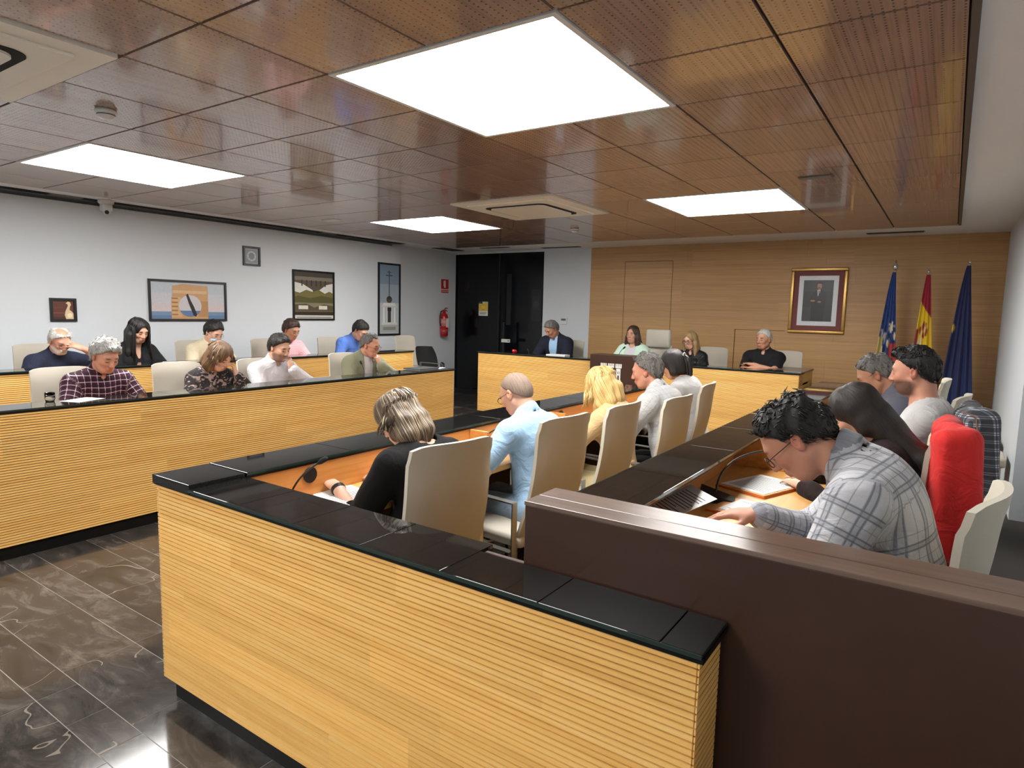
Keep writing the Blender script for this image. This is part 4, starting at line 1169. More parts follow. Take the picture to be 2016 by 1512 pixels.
cloth('shirt_white_grid', srgb(190,190,190), plaid(0.034, [(0.5, 0.05, srgb(160,164,170), 0.7)]), fold=0.55)
cloth('blouse_white', srgb(190,189,187), fold=0.5)
cloth('top_dark_brown', srgb(34,22,21), fold=0.3)
cloth('tee_white', srgb(190,190,188), fold=0.5)
cloth('polo_slate', srgb(92,94,106), fold=0.4)
cloth('shirt_maroon_plaid', srgb(62,28,44), plaid(0.042, [(0.5, 0.16, srgb(34,18,30), 0.6), (0.12, 0.045, srgb(206,190,200), 0.75)]), fold=0.4)
cloth('blouse_print', srgb(40,36,38), blotch(srgb(150,134,126), 13, 0.55), fold=0.4)
cloth('shirt_white', srgb(190,189,192), fold=0.55)
cloth('jacket_olive', srgb(120,122,98), fold=0.5)
cloth('polo_navy', srgb(34,40,58), fold=0.35)
cloth('blazer_black', srgb(22,22,24), fold=0.3)
cloth('cardigan_cream', srgb(196,184,156), fold=0.5)
cloth('shirt_pink', srgb(206,156,164), plaid(0.02, [(0.5, 0.12, srgb(236,210,214), 0.5)]), fold=0.4)
cloth('shirt_blue', srgb(74,110,184), fold=0.5)
cloth('suit_navy', srgb(26,29,42), fold=0.3)
cloth('blazer_mint', srgb(188,214,196), fold=0.35)
cloth('satin_black', srgb(20,20,22), rough=0.45, fold=0.6)
cloth('polo_black', srgb(18,18,20), fold=0.3)
hair_mat('hair_dark', srgb(18,15,14), srgb(38,30,26)); hair_mat('hair_black', srgb(10,9,9), srgb(24,20,18)); hair_mat('hair_grey', srgb(96,96,94), srgb(172,172,168), srgb(206,206,202), 0.55)
hair_mat('hair_white', srgb(150,148,142), srgb(204,202,196), None, 0.6); hair_mat('hair_salt', srgb(62,60,58), srgb(112,108,104), None, 0.55); hair_mat('hair_brown', srgb(44,30,22), srgb(84,58,40))
hair_mat('hair_highlight', srgb(44,34,28), srgb(96,76,58), srgb(228,212,178)); hair_mat('hair_blonde', srgb(140,104,54), srgb(206,174,108), srgb(232,210,156), 0.45)
hair_mat('hair_bronze', srgb(48,32,22), srgb(104,74,48), srgb(176,140,98)); hair_mat('hair_blonde_dark', srgb(92,70,48), srgb(150,122,84), srgb(190,162,118)); hair_mat('hair_stubble', srgb(100,84,74), srgb(134,114,100), None, 0.7)
hair_mat('hair_silver', srgb(120,120,118), srgb(184,182,176), None, 0.55); hair_mat('hair_darkbrown', srgb(34,24,19), srgb(66,48,38))
PEOPLE = []
def P_(*a, **k):
    if ONLY is not None and len(PEOPLE) not in ONLY: PEOPLE.append(None); return
    PEOPLE.append(person(*a, **k))
ONLY = globals().get('ONLY', None)
LX, RX, FY = 0.0, PI, -PI/2       # facing +X (left rows), -X (right rows), -Y (head table)
DESKH = 0.79
# --- right front row (seen from behind, left side)
P_((-1.99, -6.55, 1.222), RX-0.12, 0.0, 'woman in a black top with highlighted brown hair and glasses reading papers', lean=(8, 20, 42), head=(36, 16, 0), sex='f', bulk=1.16, belly=0.04, shirt='top_black', sleeve='mid', collar=False, scoop=0.035, vneck=0.0, trousers='trouser_black',
   skin='pale', hair=dict(type='long', len=0.10, th=0.020, vol=1.25, falls=((-0.085, -0.03), (-0.05, -0.06), (0.0, -0.085), (0.05, -0.06), (0.080, -0.055)), mess=0.008, tip=0.03, win=0.066, winz=0.01), hairm='hair_highlight', strands=dict(n=560, len=0.135, spread=0.05, wave=0.010, arc=84, r=0.0029), glasses=('black_plastic', 0.0028),
   arms=dict(l=dict(to=(0.42, 0.25, 0.80), pole=(-0.3, 0.35, -0.9), curl=0.35), r=dict(to=(0.42, -0.10, 0.80), curl=0.3)), handfine='l', watch='l', fine=0.0045)
P_((-1.985, -5.62, 1.247), RX-0.15, 0.0, 'balding man in a light blue shirt and glasses with close cropped hair', lean=(6, 14, 30), head=(30, 4, 0), shirt='shirt_light_blue', trousers='jeans_light', skin='light',
   hair=dict(type='short', th=0.003, line=0.05, back=0.035, mess=0.0015, bald=((0.03, 0.0, 0.125, 0.05),)), hairm='hair_stubble', glasses=('black_plastic', 0.0018), fine=0.0045, arms=dict(l=dict(to=(0.34, 0.20, 0.80))))
P_((-1.85, -4.81, 1.240), RX-0.15, 0.0, 'woman with wavy blonde hair in a tan short sleeved top', lean=(6, 14, 34), head=(30, 4, 0), sex='f', shirt='top_tan', sleeve='half', collar=False, trousers='trouser_khaki', skin='pale',
   hair=dict(type='long', len=0.16, th=0.022, vol=1.3, falls=((-0.085, 0.01), (-0.05, -0.06), (0.0, -0.085), (0.05, -0.06), (0.085, 0.01)), mess=0.010, tip=0.035), hairm='hair_blonde', strands=dict(n=620, len=0.19, spread=0.03, wave=0.011, arc=112, r=0.003, seed=3), glasses=('glass_red', 0.002), fine=0.005)
P_((-1.745, -4.30, 1.332), RX-0.1, 0.0, 'grey haired man in a white grid patterned shirt leaning towards the desk', lean=(10, 20, 36), head=(14, 12, 0), shirt='shirt_white_grid', trousers='trouser_black', skin='red', hair=dict(type='short', th=0.014, line=0.075, back=0.012, mess=0.006), hairm='hair_salt', brow=(80,72,66), fine=0.005)
P_((-1.87, -3.44, 1.312), RX-0.1, 0.0, 'dark haired woman with a ponytail in a white blouse', lean=(8, 18, 34), head=(26, 10, 0), sex='f', shirt='blouse_white', collar=False, skin='mid', hair=dict(type='pony', th=0.010, mess=0.003), hairm='hair_dark', fine=0.0055)
# --- right rear row
P_((-0.335, -6.54, 1.38), RX, TIER, 'man in a grey checked shirt with thinning dark hair bent over his papers', lean=(10, 30, 78), head=(50, 6, 0), shirt='shirt_grey_check', sleeve='long', trousers='jeans', skin='red', belly=0.02, s=1.035, grow=0.93,
   hair=dict(type='short', th=0.015, line=0.070, back=0.006, mess=0.006, bald=((-0.045, 0.01, 0.148, 0.050),)), hairm='hair_black', glasses=('black_plastic', 0.0016), fine=0.0042, res=0.011, arms=dict(l=dict(to=(0.44, 0.15, 0.80), pole=(-0.1, 0.45, -0.7), palm=(0, 0, -1), curl=0.45), r=dict(to=(0.43, -0.05, 0.87), pole=(-0.1, -0.6, -0.6), dir=(0.9, 0.15, -0.1), curl=0.35)), handfine='r')
P_((-0.27, -5.60, 1.325), RX, TIER, 'woman with very long straight dark hair beside the red jacket', lean=(8, 18, 40), head=(34, 4, 0), sex='f', shirt='top_dark_brown', collar=False, skin='light',
   hair=dict(type='long', len=0.40, th=0.014, vol=1.1, falls=((-0.07, -0.01), (-0.035, -0.06), (0.0, -0.075), (0.035, -0.06), (0.07, -0.01)), mess=0.004, onback=True, tip=0.03), hairm='hair_dark', fine=0.005)
P_((-0.105, -4.90, 1.478), RX, TIER, 'bearded dark haired man in a white T-shirt sitting upright', lean=(2, 6, 14), head=(10, -6, 0), shirt='tee_white', sleeve='half', collar=False, skin='red', hair=dict(type='short', th=0.015, line=0.072, back=0.008, mess=0.004, quiff=0.008), hairm='hair_black', beard=(46,34,28), beardk=0.8, grow=0.89, fine=0.0045)
P_((-0.34, -4.02, 1.378), RX, TIER, 'man with greying hair in a slate grey polo looking down', lean=(14, 26, 40), head=(34, 4, 0), shirt='polo_slate', sleeve='half', skin='tan', belly=0.03, hair=dict(type='short', th=0.011, line=0.068, back=0.01, mess=0.006), hairm='hair_salt', fine=0.0055)
# --- left front row (faces us)
P_((-5.17, -6.385, 1.328), LX, 0.0, 'grey haired man in a maroon plaid shirt looking down', lean=(6, 14, 28), head=(26, 6, 0), shirt='shirt_maroon_plaid', skin='red', vneck=0.05, hair=dict(type='short', th=0.020, line=0.066, mess=0.010, quiff=0.006), hairm='hair_grey', brow=(90,80,76), belly=0.03, fine=0.0052)
P_((-5.15, -5.487, 1.274), LX, 0.0, 'woman with bronze bobbed hair in a dark patterned blouse, hand at her temple', lean=(8, 20, 36), head=(30, 16, 0), sex='f', shirt='blouse_print', skin='light', vneck=0.04, trousers='trouser_black',
   hair=dict(type='long', len=0.07, th=0.020, vol=1.25, falls=((-0.085, 0.0), (-0.05, -0.06), (0.0, -0.085), (0.05, -0.06), (0.085, 0.0)), mess=0.006, tip=0.03, win=0.06), hairm='hair_bronze', strands=dict(n=200, len=0.10, spread=0.03, wave=0.006, arc=118, r=0.0035, seed=6), arms=dict(l=dict(face=(0.085, 0.085, -0.02), reach=0.12, pole=(0.5, 0.6, -0.6), dir=(-0.30, -0.15, 0.9), palm=(-0.6, -0.7, 0.0), curl=0.55)), handfine='l', fine=0.0055)
P_((-5.18, -4.866, 1.338), LX, 0.0, 'dark haired man in a white shirt with his hand at his mouth', lean=(6, 12, 26), head=(20, 8, 0), shirt='shirt_white', skin='light', vneck=0.05, beard=(72,54,44), beardk=0.7, hair=dict(type='short', th=0.013, line=0.070, mess=0.004), hairm='hair_dark',
   arms=dict(l=dict(face=(0.140, 0.02, -0.075), reach=0.085, pole=(0.6, 0.5, -0.6), dir=(-0.25, -0.10, 0.95), palm=(-0.9, -0.2, -0.3), curl=1.0), r=dict(to=(0.38, -0.05, 0.80))), handfine='l', fine=0.0055)
P_((-5.20, -3.70, 1.325), LX, 0.0, 'grey haired man with glasses in an olive jacket resting his chin on his fist', lean=(8, 18, 32), head=(20, 18, 6), shirt='shirt_white', jacket='jacket_olive', jopen=0.5, skin='red', hair=dict(type='receding', th=0.011, line=0.074, back=0.014, mess=0.006), hairm='hair_salt', glasses=('black_plastic', 0.0018),
   arms=dict(l=dict(face=(0.115, 0.03, -0.115), reach=0.085, pole=(0.6, 0.5, -0.6), dir=(-0.30, -0.15, 0.9), palm=(-0.9, -0.2, -0.2), curl=1.2)), handfine='l', fine=0.0055)
# --- left rear row
P_((-6.75, -6.083, 1.345), LX, TIER, 'white haired bearded man in a navy polo shading his eyes with his hand', lean=(10, 20, 34), head=(26, 6, 0), shirt='polo_navy', sleeve='half', skin='red', belly=0.03, beard=(214,204,196), beardk=0.85, brow=(150,140,134), hair=dict(type='ring', th=0.010, line=0.072, mess=0.006), hairm='hair_white', glasses=('black_plastic', 0.0014),
   arms=dict(l=dict(face=(0.125, 0.045, 0.03), reach=0.10, pole=(0.3, 0.9, -0.5), dir=(-0.35, -0.80, 0.40), palm=(-0.7, 0.1, -0.7), curl=0.35)), handfine='l', fine=0.0055)
P_((-6.80, -5.36, 1.440), LX, TIER, 'young woman with long black hair in a black blazer', lean=(4, 8, 18), head=(22, 6, 0), sex='f', shirt='blazer_black', skin='light', collar=False, vneck=0.20, trousers='trouser_black',
   hair=dict(type='long', len=0.34, th=0.014, vol=1.1, falls=((-0.088, 0.03), (-0.05, -0.06), (0.05, -0.06), (0.080, -0.03)), mess=0.003, tip=0.035, win=0.05, winz=0.018), hairm='hair_black', strands=dict(n=160, len=0.36, spread=0.01, wave=0.004, arc=125, r=0.004), fine=0.0055)
P_((-6.80, -4.55, 1.415), LX, TIER, 'man with a blue face mask and glasses in a cream cardigan', lean=(6, 12, 28), head=(28, 8, 0), shirt='cardigan_cream', skin='light', vneck=0.08, hair=dict(type='short', th=0.018, line=0.060, mess=0.006), hairm='hair_black', glasses=('steel', 0.0016), mask=True, fine=0.006)
P_((-6.80, -3.52, 1.436), LX, TIER, 'dark haired man in a pink shirt looking down', lean=(6, 12, 26), head=(22, 6, 0), shirt='shirt_pink', skin='tan', vneck=0.06, hair=dict(type='short', th=0.018, line=0.060, mess=0.006), hairm='hair_darkbrown', fine=0.006)
P_((-6.72, -2.45, 1.412), LX, TIER, 'dark haired man in a bright blue shirt leaning forward', lean=(16, 28, 44), head=(36, 6, 0), shirt='shirt_blue', skin='light', hair=dict(type='short', th=0.017, line=0.055, mess=0.005), hairm='hair_black', fine=0.006)
# --- head table
P_((-4.99, -0.20, 1.470), FY, TIER, 'man in a navy suit and pale blue shirt at the end of the head table', lean=(4, 10, 26), head=(34, -22, 0), shirt='shirt_light_blue', jacket='suit_navy', jopen=0.8, skin='tan', vneck=0.03, hair=dict(type='short', th=0.012, line=0.068, mess=0.004), hairm='hair_salt', fine=0.006)
P_((-3.66, -0.20, 1.445), FY, TIER, 'woman in a mint green blazer behind the castle emblem panel', lean=(0, 2, 6), head=(2, -6, 0), sex='f', shirt='shirt_white', collar=False, vneck=0.06, jacket='blazer_mint', jopen=0.9, skin='mid',
   hair=dict(type='long', len=0.16, th=0.012, vol=1.0, falls=((-0.075, 0.03), (-0.05, -0.05), (0.05, -0.05), (0.075, 0.03)), mess=0.003, tip=0.03, win=0.053, winz=0.022), hairm='hair_darkbrown', fine=0.006)
P_((-2.835, -0.20, 1.397), FY, TIER, 'woman with black glasses and long fair hair in a black satin blouse', lean=(2, 6, 12), head=(14, -16, 0), sex='f', shirt='satin_black', vneck=0.13, skin='light',
   hair=dict(type='long', len=0.16, th=0.012, vol=1.0, falls=((-0.075, 0.02), (-0.05, -0.05), (0.05, -0.05), (0.075, 0.02)), mess=0.003, tip=0.025, win=0.055, winz=0.02), hairm='hair_blonde_dark', glasses=('black_plastic', 0.0030), fine=0.006)
P_((-1.90, -0.20, 1.457), FY, TIER, 'man with cropped fair grey hair in a black polo with folded arms', lean=(0, 2, 6), head=(6, -20, 0), shirt='polo_black', sleeve='half', vneck=0.07, skin='tan', hair=dict(type='short', th=0.008, line=0.070, mess=0.003), hairm='hair_silver', fine=0.006,
   arms=dict(l=dict(to=(0.24, -0.06, 0.93), pole=(0.3, 0.9, -0.4), dir=(0.1, -1, 0.1)), r=dict(to=(0.26, 0.06, 0.90), pole=(0.3, -0.9, -0.4), dir=(0.1, 1, 0.0))))
# ------------------------------------------------------------------ chairs in place
# right front row (backs towards us)
place_chair(-1.885, -6.63, 0, RX-0.16, 'beige upholstered chair of the woman in black, nearest the camera')
place_chair(-1.865, -5.78, 0, RX-0.10, 'beige upholstered chair of the man in the light blue shirt')
place_chair(-1.83, -5.18, 0, RX-0.02, 'beige upholstered chair of the woman with blonde hair')
place_chair(-1.71, -4.59, 0, RX-0.06, 'beige upholstered chair of the man in the white grid shirt')
place_chair(-1.82, -3.70, 0, RX+0.10, 'beige upholstered chair farthest along the right front row')
# right rear row
place_chair(-0.18, -6.56, TIER, RX-0.16, 'cream chair at the right edge behind the man in the checked shirt', cream0)
ch_red = place_chair(-0.31, -5.52, TIER, RX, 'cream chair carrying the red jacket', cream0)
ch_pl = place_chair(-0.23, -4.86, TIER, RX, 'cream chair carrying the black and white plaid shirt', cream0)
place_chair(-0.21, -3.98, TIER, RX-0.14, 'cream chair of the man in the slate grey polo', cream0)
place_chair(-0.31, -2.85, TIER, RX, 'empty cream chair farthest along the right rear row', cream0)
# left rows
for x, y, lab in ((-5.30, -6.47, 'maroon plaid man'), (-5.22, -5.62, 'woman in the patterned blouse'), (-5.18, -4.86, 'man in the white shirt'), (-5.32, -3.66, 'man in the olive jacket')):
    place_chair(x, y-0.03, 0, 0.02, 'beige upholstered chair behind the '+lab)
for x, y, lab in ((-6.98, -6.03, 'white haired man'), (-6.95, -5.33, 'young woman in black'), (-6.95, -4.50, 'man with the face mask'), (-6.93, -3.55, 'man in the pink shirt'), (-7.0, -2.46, 'man in the blue shirt')):
    place_chair(x, y-0.03, TIER, 0.0, 'beige upholstered chair behind the '+lab)
place_chair(-6.80, -1.16, TIER, 0.0, 'empty beige chair at the far end of the left rear row')
# head table
for x, lab in ((-4.86, 'man in the navy suit'), (-2.66, 'woman with black glasses'), (-1.72, 'man in the black polo')):
    place_chair(x, -0.10, TIER, FY, 'beige chair at the head table behind the '+lab)
ec = make_chair('executive_chair', 'light grey high back chair with headrest behind the woman in mint green', 'conference chairs', 'chair_grey', head=True)
ec.location = (-3.50, -0.02, TIER); ec.rotation_euler = (0, 0, FY-0.1)
# backless cream seats along the right wall
for y, lab in ((-1.95, 'nearest of the three cream stools along the right wall'), (-1.1, 'middle one of the three cream stools along the right wall'), (-0.25, 'farthest of the three cream stools along the right wall')):
    e = empty('wall_stool', (0.30, y, TIER), 0, lab, 'stool', 'cream stools along the right wall')
    MB().rbox(-0.19, 0.19, -0.22, 0.22, 0.34, 0.42, 0.025).build('seat', 'chair_cream', e, True)
    for sx in (-0.16, 0.16):
        for sy in (-0.18, 0.18): MB().tube([(sx*0.85, sy*0.85, 0.35), (sx*1.05, sy*1.05, 0.0)], 0.013, 8).build('leg', 'black_plastic', e, True)
# black office chair at the far left
oc = empty('office_chair', (-7.34, -0.42, 0), -0.75, 'black office chair beyond the end of the left rear row', 'chair')
def obk(u, v):
    a = -1+2*u; z = 0.50+0.46*v; w = 0.24*(1-0.45*v**3)
    return (-0.24-0.05*v+0.05*a*a, a*w, z)
m = MB(); m.grid(obk, 11, 12); fr = len(m.v)
m.grid(lambda u, v: (obk(1-u, v)[0]-0.045, obk(1-u, v)[1], obk(1-u, v)[2]), 11, 12)
m.rbox(-0.30, -0.26, -0.03, 0.03, 0.42, 0.60, 0.01); m.build('backrest', 'black_fabric', oc, True)
MB().rbox(-0.24, 0.24, -0.24, 0.24, 0.44, 0.52, 0.025).build('seat', 'black_fabric', oc, True)
for s_ in (-1, 1): MB().tube([(-0.15, s_*0.25, 0.46), (-0.16, s_*0.29, 0.60), (-0.13, s_*0.29, 0.68), (0.14, s_*0.29, 0.69), (0.18, s_*0.29, 0.62)], 0.018, 8).build('armrest', 'black_plastic', oc, True)
MB().lathe([(0.028, 0.08), (0.028, 0.44)], 14).build('column', 'black_plastic', oc, True)
for k in range(5):
    a = 2*PI*k/5; lg = MB().tube([(0, 0, 0.10), (0.28*math.cos(a), 0.28*math.sin(a), 0.07)], [0.022, 0.014], 8).build('leg', 'black_plastic', oc)
    MB().sphere((0.28*math.cos(a), 0.28*math.sin(a), 0.031), 0.03).build('castor', 'black_plastic', lg, True)
# ------------------------------------------------------------------ pictures on the walls
_colm = {}
def cm(r, g, b, rough=0.35):
    k = 'ink_%d_%d_%d' % (r, g, b)
    if k not in M: plain(k, srgb(r, g, b), rough, var=0.12, scale=55)
    return k
def flat_print(name, parent, o, R, U, w, h, layers):
    """layers: (polygon in 0..1 coordinates, colour); a flat printed picture"""
    o, R, U = Vector(o), Vector(R), Vector(U); N = R.cross(U)
    m = MB(); mats = []
    for i, (poly, col) in enumerate(layers):
        k = cm(*col)
        if k not in mats: mats.append(k)
        m.cur = mats.index(k)
        pts = [o+R*(a*w)+U*(b*h)+N*(0.0004*i) for a, b in poly]
        m.add(pts, [tuple(range(len(pts)))])
    return m.build(name, mats, parent)
def rect(a, b, c, d): return [(a, c), (b, c), (b, d), (a, d)]
def disc(cx, cy, rx, ry, n=24, a0=0, a1=2*PI): return [(cx+rx*math.cos(a0+(a1-a0)*k/n), cy+ry*math.sin(a0+(a1-a0)*k/n)) for k in range(n if a1-a0 > 6.2 else n+1)]
def picture(name, label, o, R, U, w, h, fw_, fmat, layers, depth=0.022, cat='picture', group=None, mats=()):
    R, U, o = Vector(R), Vector(U), Vector(o); N = R.cross(U)
    e = empty(name, tuple(o), 0, label, cat, group)
    def bar(a0, a1, b0, b1, d0, d1, nm, mt):
        m = MB(); P = [Vector(R*a+U*b+N*d) for d in (d0, d1) for a, b in ((a0, b0), (a1, b0), (a1, b1), (a0, b1))]
        m.add(P, [(0,3,2,1),(4,5,6,7),(0,1,5,4),(1,2,6,5),(2,3,7,6),(3,0,4,7)]); return m.build(nm, mt, e)
    for a0, a1, b0, b1 in ((0, w, 0, fw_), (0, w, h-fw_, h), (0, fw_, fw_, h-fw_), (w-fw_, w, fw_, h-fw_)): bar(a0, a1, b0, b1, 0.001, depth, 'frame_bar', fmat)
    bar(fw_, w-fw_, fw_, h-fw_, 0.001, 0.006, 'backing', 'black_plastic')
    flat_print('print', e, R*fw_+U*fw_+N*0.0065, R, U, w-2*fw_, h-2*fw_, layers)
    return e
RL, UL = (0, 1, 0), (0, 0, 1); XW_ = XL
# swan
swan = [(0.62,0.0),(0.98,0.0),(0.98,0.30),(0.90,0.42),(0.80,0.50),(0.82,0.66),(0.88,0.78),(0.84,0.92),(0.74,0.96),(0.68,0.90),(0.62,0.86),(0.72,0.80),(0.72,0.70),(0.66,0.56),(0.60,0.42),(0.56,0.22)]
picture('wall_picture', 'small black framed picture of a white swan figure on brown', (XW_, -5.77, 1.38), RL, UL, 0.25, 0.247, 0.026, 'black_plastic',
        [(rect(0,1,0,1), (92,52,40)), (rect(0,1,0,0.12), (74,40,32)), (rect(0,0.55,0.3,0.36), (120,72,56)), (rect(0,0.5,0.6,0.64), (110,66,50)), (swan, (214,190,150)), (disc(0.80,0.2,0.12,0.12), (236,218,184))], group='framed pictures on the left wall')
# stone ring by the sea
lay = [(rect(0,1,0,1), (176,184,190)), (rect(0,1,0,0.70), (188,188,192)), (rect(0,1,0,0.42), (196,184,184)), (rect(0,1,0,0.20), (110,136,164)), (rect(0,1,0,0.10), (92,120,152)),
       ([(0.26,0.0),(0.76,0.0),(0.76,0.92),(0.60,0.94),(0.42,0.96),(0.28,0.90)], (190,148,104)), (rect(0.26,0.40,0.06,0.60), (200,162,118)), (rect(0.62,0.76,0.06,0.5), (174,130,88)), (rect(0.28,0.74,0.70,0.78), (206,170,126))]
for k in range(5): lay.append((rect(0.265, 0.345, 0.10+0.11*k, 0.14+0.11*k), (158,108,62)))
lay += [(disc(0.51,0.36,0.155,0.30), (192,188,190)), (disc(0.51,0.36,0.155,0.30,24,PI+0.45,2*PI-0.45), (92,116,152)),
        ([(0.455,0.66),(0.48,0.70),(0.52,0.50),(0.56,0.34),(0.60,0.12),(0.585,0.06),(0.55,0.10),(0.52,0.26),(0.49,0.42)], (34,32,38))]
picture('wall_picture', 'wide black framed photograph of a stone ring by the sea', (XW_, -4.76, 1.386), RL, UL, 0.985, 0.497, 0.026, 'black_plastic', lay, group='framed pictures on the left wall')
# small grey emblem
lay = [(rect(0,1,0,1), (150,152,156)), (rect(0.08,0.92,0.08,0.92), (120,122,128)), (disc(0.5,0.5,0.34,0.34), (168,170,174)), (disc(0.5,0.5,0.22,0.22), (110,112,118))]
for k in range(8): a = PI*k/4; lay.append((disc(0.5+0.27*math.cos(a), 0.5+0.27*math.sin(a), 0.05, 0.05, 10), (196,198,202)))
picture('wall_picture', 'small square black framed grey ornament hung high on the left wall', (XW_, -3.52, 2.125), RL, UL, 0.255, 0.255, 0.026, 'black_plastic', lay, group='framed pictures on the left wall')
# bridge
lay = [(rect(0,1,0,1), (206,206,198)), (rect(0,1,0.90,1), (70,66,60)), (rect(0,1,0.82,0.90), (120,112,98)),
       ([(0.0,0.82),(1.0,0.82),(1.0,0.78),(0.82,0.74),(0.64,0.62),(0.60,0.50),(0.50,0.50),(0.46,0.62),(0.22,0.74),(0.0,0.78)], (86,78,68)), (rect(0.50,0.60,0.42,0.62), (74,66,58))]
for k in range(6): lay.append((rect(0.18+0.12*k, 0.21+0.12*k, 0.70, 0.83), (60,54,48)))
lay += [([(0,0.34),(1,0.34),(1,0.56),(0.9,0.60),(0.78,0.55),(0.62,0.63),(0.46,0.58),(0.3,0.62),(0.14,0.55),(0,0.58)], (112,104,62)), ([(0,0.34),(1,0.34),(1,0.46),(0.7,0.50),(0.4,0.44),(0.1,0.49),(0,0.46)], (84,82,48)),
        (rect(0,1,0.14,0.34), (126,118,96)), ([(0.0,0.30),(0.3,0.32),(0.5,0.24),(0.75,0.31),(1,0.28),(1,0.16),(0,0.16)], (84,76,56)), (rect(0.10,0.34,0.20,0.28), (206,202,188)), (rect(0.62,0.84,0.20,0.28), (206,202,188)), (rect(0,1,0.07,0.15), (52,44,36)), (rect(0,1,0,0.07), (196,196,190)), (rect(0.05,0.95,0.015,0.035), (120,118,112))]
picture('wall_picture', 'black framed photograph of a bridge over a river with bushes', (XW_, -2.75, 1.40), RL, UL, 0.75, 0.725, 0.026, 'black_plastic', lay, group='framed pictures on the left wall')
# tall tower picture
lay = [(rect(0,1,0,1), (122,142,160)), (rect(0,1,0,0.72), (146,160,170)), (rect(0,1,0,0.45), (176,184,188)), (rect(0.48,0.52,0.55,0.92), (60,66,72)), (rect(0.34,0.66,0.84,0.855), (60,66,72)), (rect(0.40,0.60,0.89,0.90), (60,66,72)),
       (disc(0.5,0.50,0.14,0.05), (54,48,44)), (rect(0.42,0.58,0.44,0.51), (80,66,58)), ([(0.14,0.40),(0.86,0.40),(0.78,0.45),(0.22,0.45)], (214,214,208)), (rect(0.10,0.90,0.385,0.41), (196,196,188)), (rect(0.18,0.27,0.16,0.385), (222,222,216)), (rect(0.73,0.82,0.16,0.385), (222,222,216)),
       (rect(0.42,0.58,0.14,0.385), (58,60,62)), (rect(0.34,0.40,0.16,0.385), (206,206,200)), (rect(0.60,0.66,0.16,0.385), (206,206,200)), (rect(0.40,0.60,0.33,0.385), (44,40,40)), (rect(0.12,0.88,0.13,0.165), (204,204,198)), (rect(0.06,0.94,0.02,0.13), (168,170,164)), (rect(0.18,0.82,0.05,0.10), (132,134,128))]
picture('wall_picture', 'tall narrow black framed photograph of a white bell tower', (XW_, -1.09, 1.15), RL, UL, 0.515, 1.20, 0.030, 'black_plastic', lay, group='framed pictures on the left wall')
# portrait
plain('gold', srgb(190,152,86), 0.32, 0.75, var=0.12); plain('maroon_mat', srgb(118,56,54), 0.6)
e = empty('portrait', (-1.888, YB, 1.395), 0, 'gold framed portrait of a standing man in a dark suit', 'portrait')
w, h, b = 0.718, 0.905, 0.045
for a0, a1, b0, b1 in ((0, w, 0, b), (0, w, h-b, h), (0, b, b, h-b), (w-b, w, b, h-b)):
    m = MB(); m.rbox(a0, a1, -0.034, -0.001, b0, b1, 0.010); m.build('frame_bar', 'gold', e, True)
MB().box(b, w-b, -0.012, -0.002, b, h-b).build('outer_mat', 'maroon_mat', e)
MB().box(b+0.065, w-b-0.065, -0.015, -0.0125, b+0.065, h-b-0.065).build('inner_mat', cm(222,226,230), e)
lay = [(rect(0,1,0,1), (44,42,42)), (rect(0,0.4,0,0.35), (58,52,50)), (rect(0,1,0.72,1), (52,48,48)),
       ([(0.30,0.0),(0.72,0.0),(0.74,0.30),(0.78,0.52),(0.76,0.68),(0.64,0.76),(0.50,0.76),(0.34,0.70),(0.22,0.54),(0.30,0.46)], (20,20,24)), ([(0.47,0.76),(0.58,0.78),(0.56,0.70),(0.50,0.60)], (206,206,208)), ([(0.51,0.74),(0.55,0.74),(0.53,0.60)], (60,60,80)),
       (disc(0.54,0.86,0.075,0.085), (172,128,104)), (disc(0.545,0.915,0.085,0.055,24,0,PI), (34,26,22)), (disc(0.53,0.80,0.05,0.035), (110,78,62)), (rect(0.50,0.58,0.76,0.80), (160,116,94)), (disc(0.34,0.50,0.08,0.022), (176,130,106)), (disc(0.56,0.475,0.06,0.022), (170,126,102))]
flat_print('print', e, (b+0.125, -0.0155, b+0.125), (1,0,0), (0,0,1), w-2*b-0.25, h-2*b-0.25, lay)
# ------------------------------------------------------------------ fire extinguisher and sign
plain('red_paint', srgb(176,24,30), 0.25, var=0.04); plain('sign_red', srgb(190,36,34), 0.5, var=0.03)
fe = empty('fire_extinguisher', (XL2, 0.72, 1.10), 0, 'red fire extinguisher with black hose hung on the wall', 'fire extinguisher')
MB().lathe([(0.0, 0.0), (0.066, 0.004), (0.074, 0.02), (0.074, 0.36), (0.062, 0.41), (0.03, 0.44), (0.024, 0.47)], 24, (0.085, 0, 0)).build('cylinder', 'red_paint', fe, True)
MB().lathe([(0.0755, 0.05), (0.0755, 0.14)], 24, (0.085, 0, 0)).build('lower_label', cm(170,60,58), fe, True)
MB().lathe([(0.0758, 0.19), (0.0758, 0.33)], 24, (0.085, 0, 0)).build('upper_label', cm(200,130,126), fe, True)
MB().box(0.12, 0.163, -0.02, 0.05, 0.17, 0.34).build('instruction_label', cm(226,222,216), fe)
m = MB(); m.rbox(0.06, 0.11, -0.02, 0.02, 0.465, 0.50, 0.004); m.tube([(0.085, 0.0, 0.50), (0.085, 0.04, 0.535), (0.085, 0.10, 0.53)], 0.010, 6); m.tube([(0.085, 0.0, 0.49), (0.085, 0.05, 0.495), (0.085, 0.09, 0.47)], 0.008, 6); m.build('valve_handle', 'red_paint', fe, True)
MB().tube([(0.085, -0.02, 0.485), (0.085, -0.09, 0.47), (0.09, -0.125, 0.38), (0.09, -0.12, 0.26), (0.09, -0.10, 0.20)], 0.012, 8).build('hose', 'black_plastic', fe, True)
MB().box(0.001, 0.012, -0.03, 0.03, 0.10, 0.40).build('bracket', 'grey_plastic', fe)
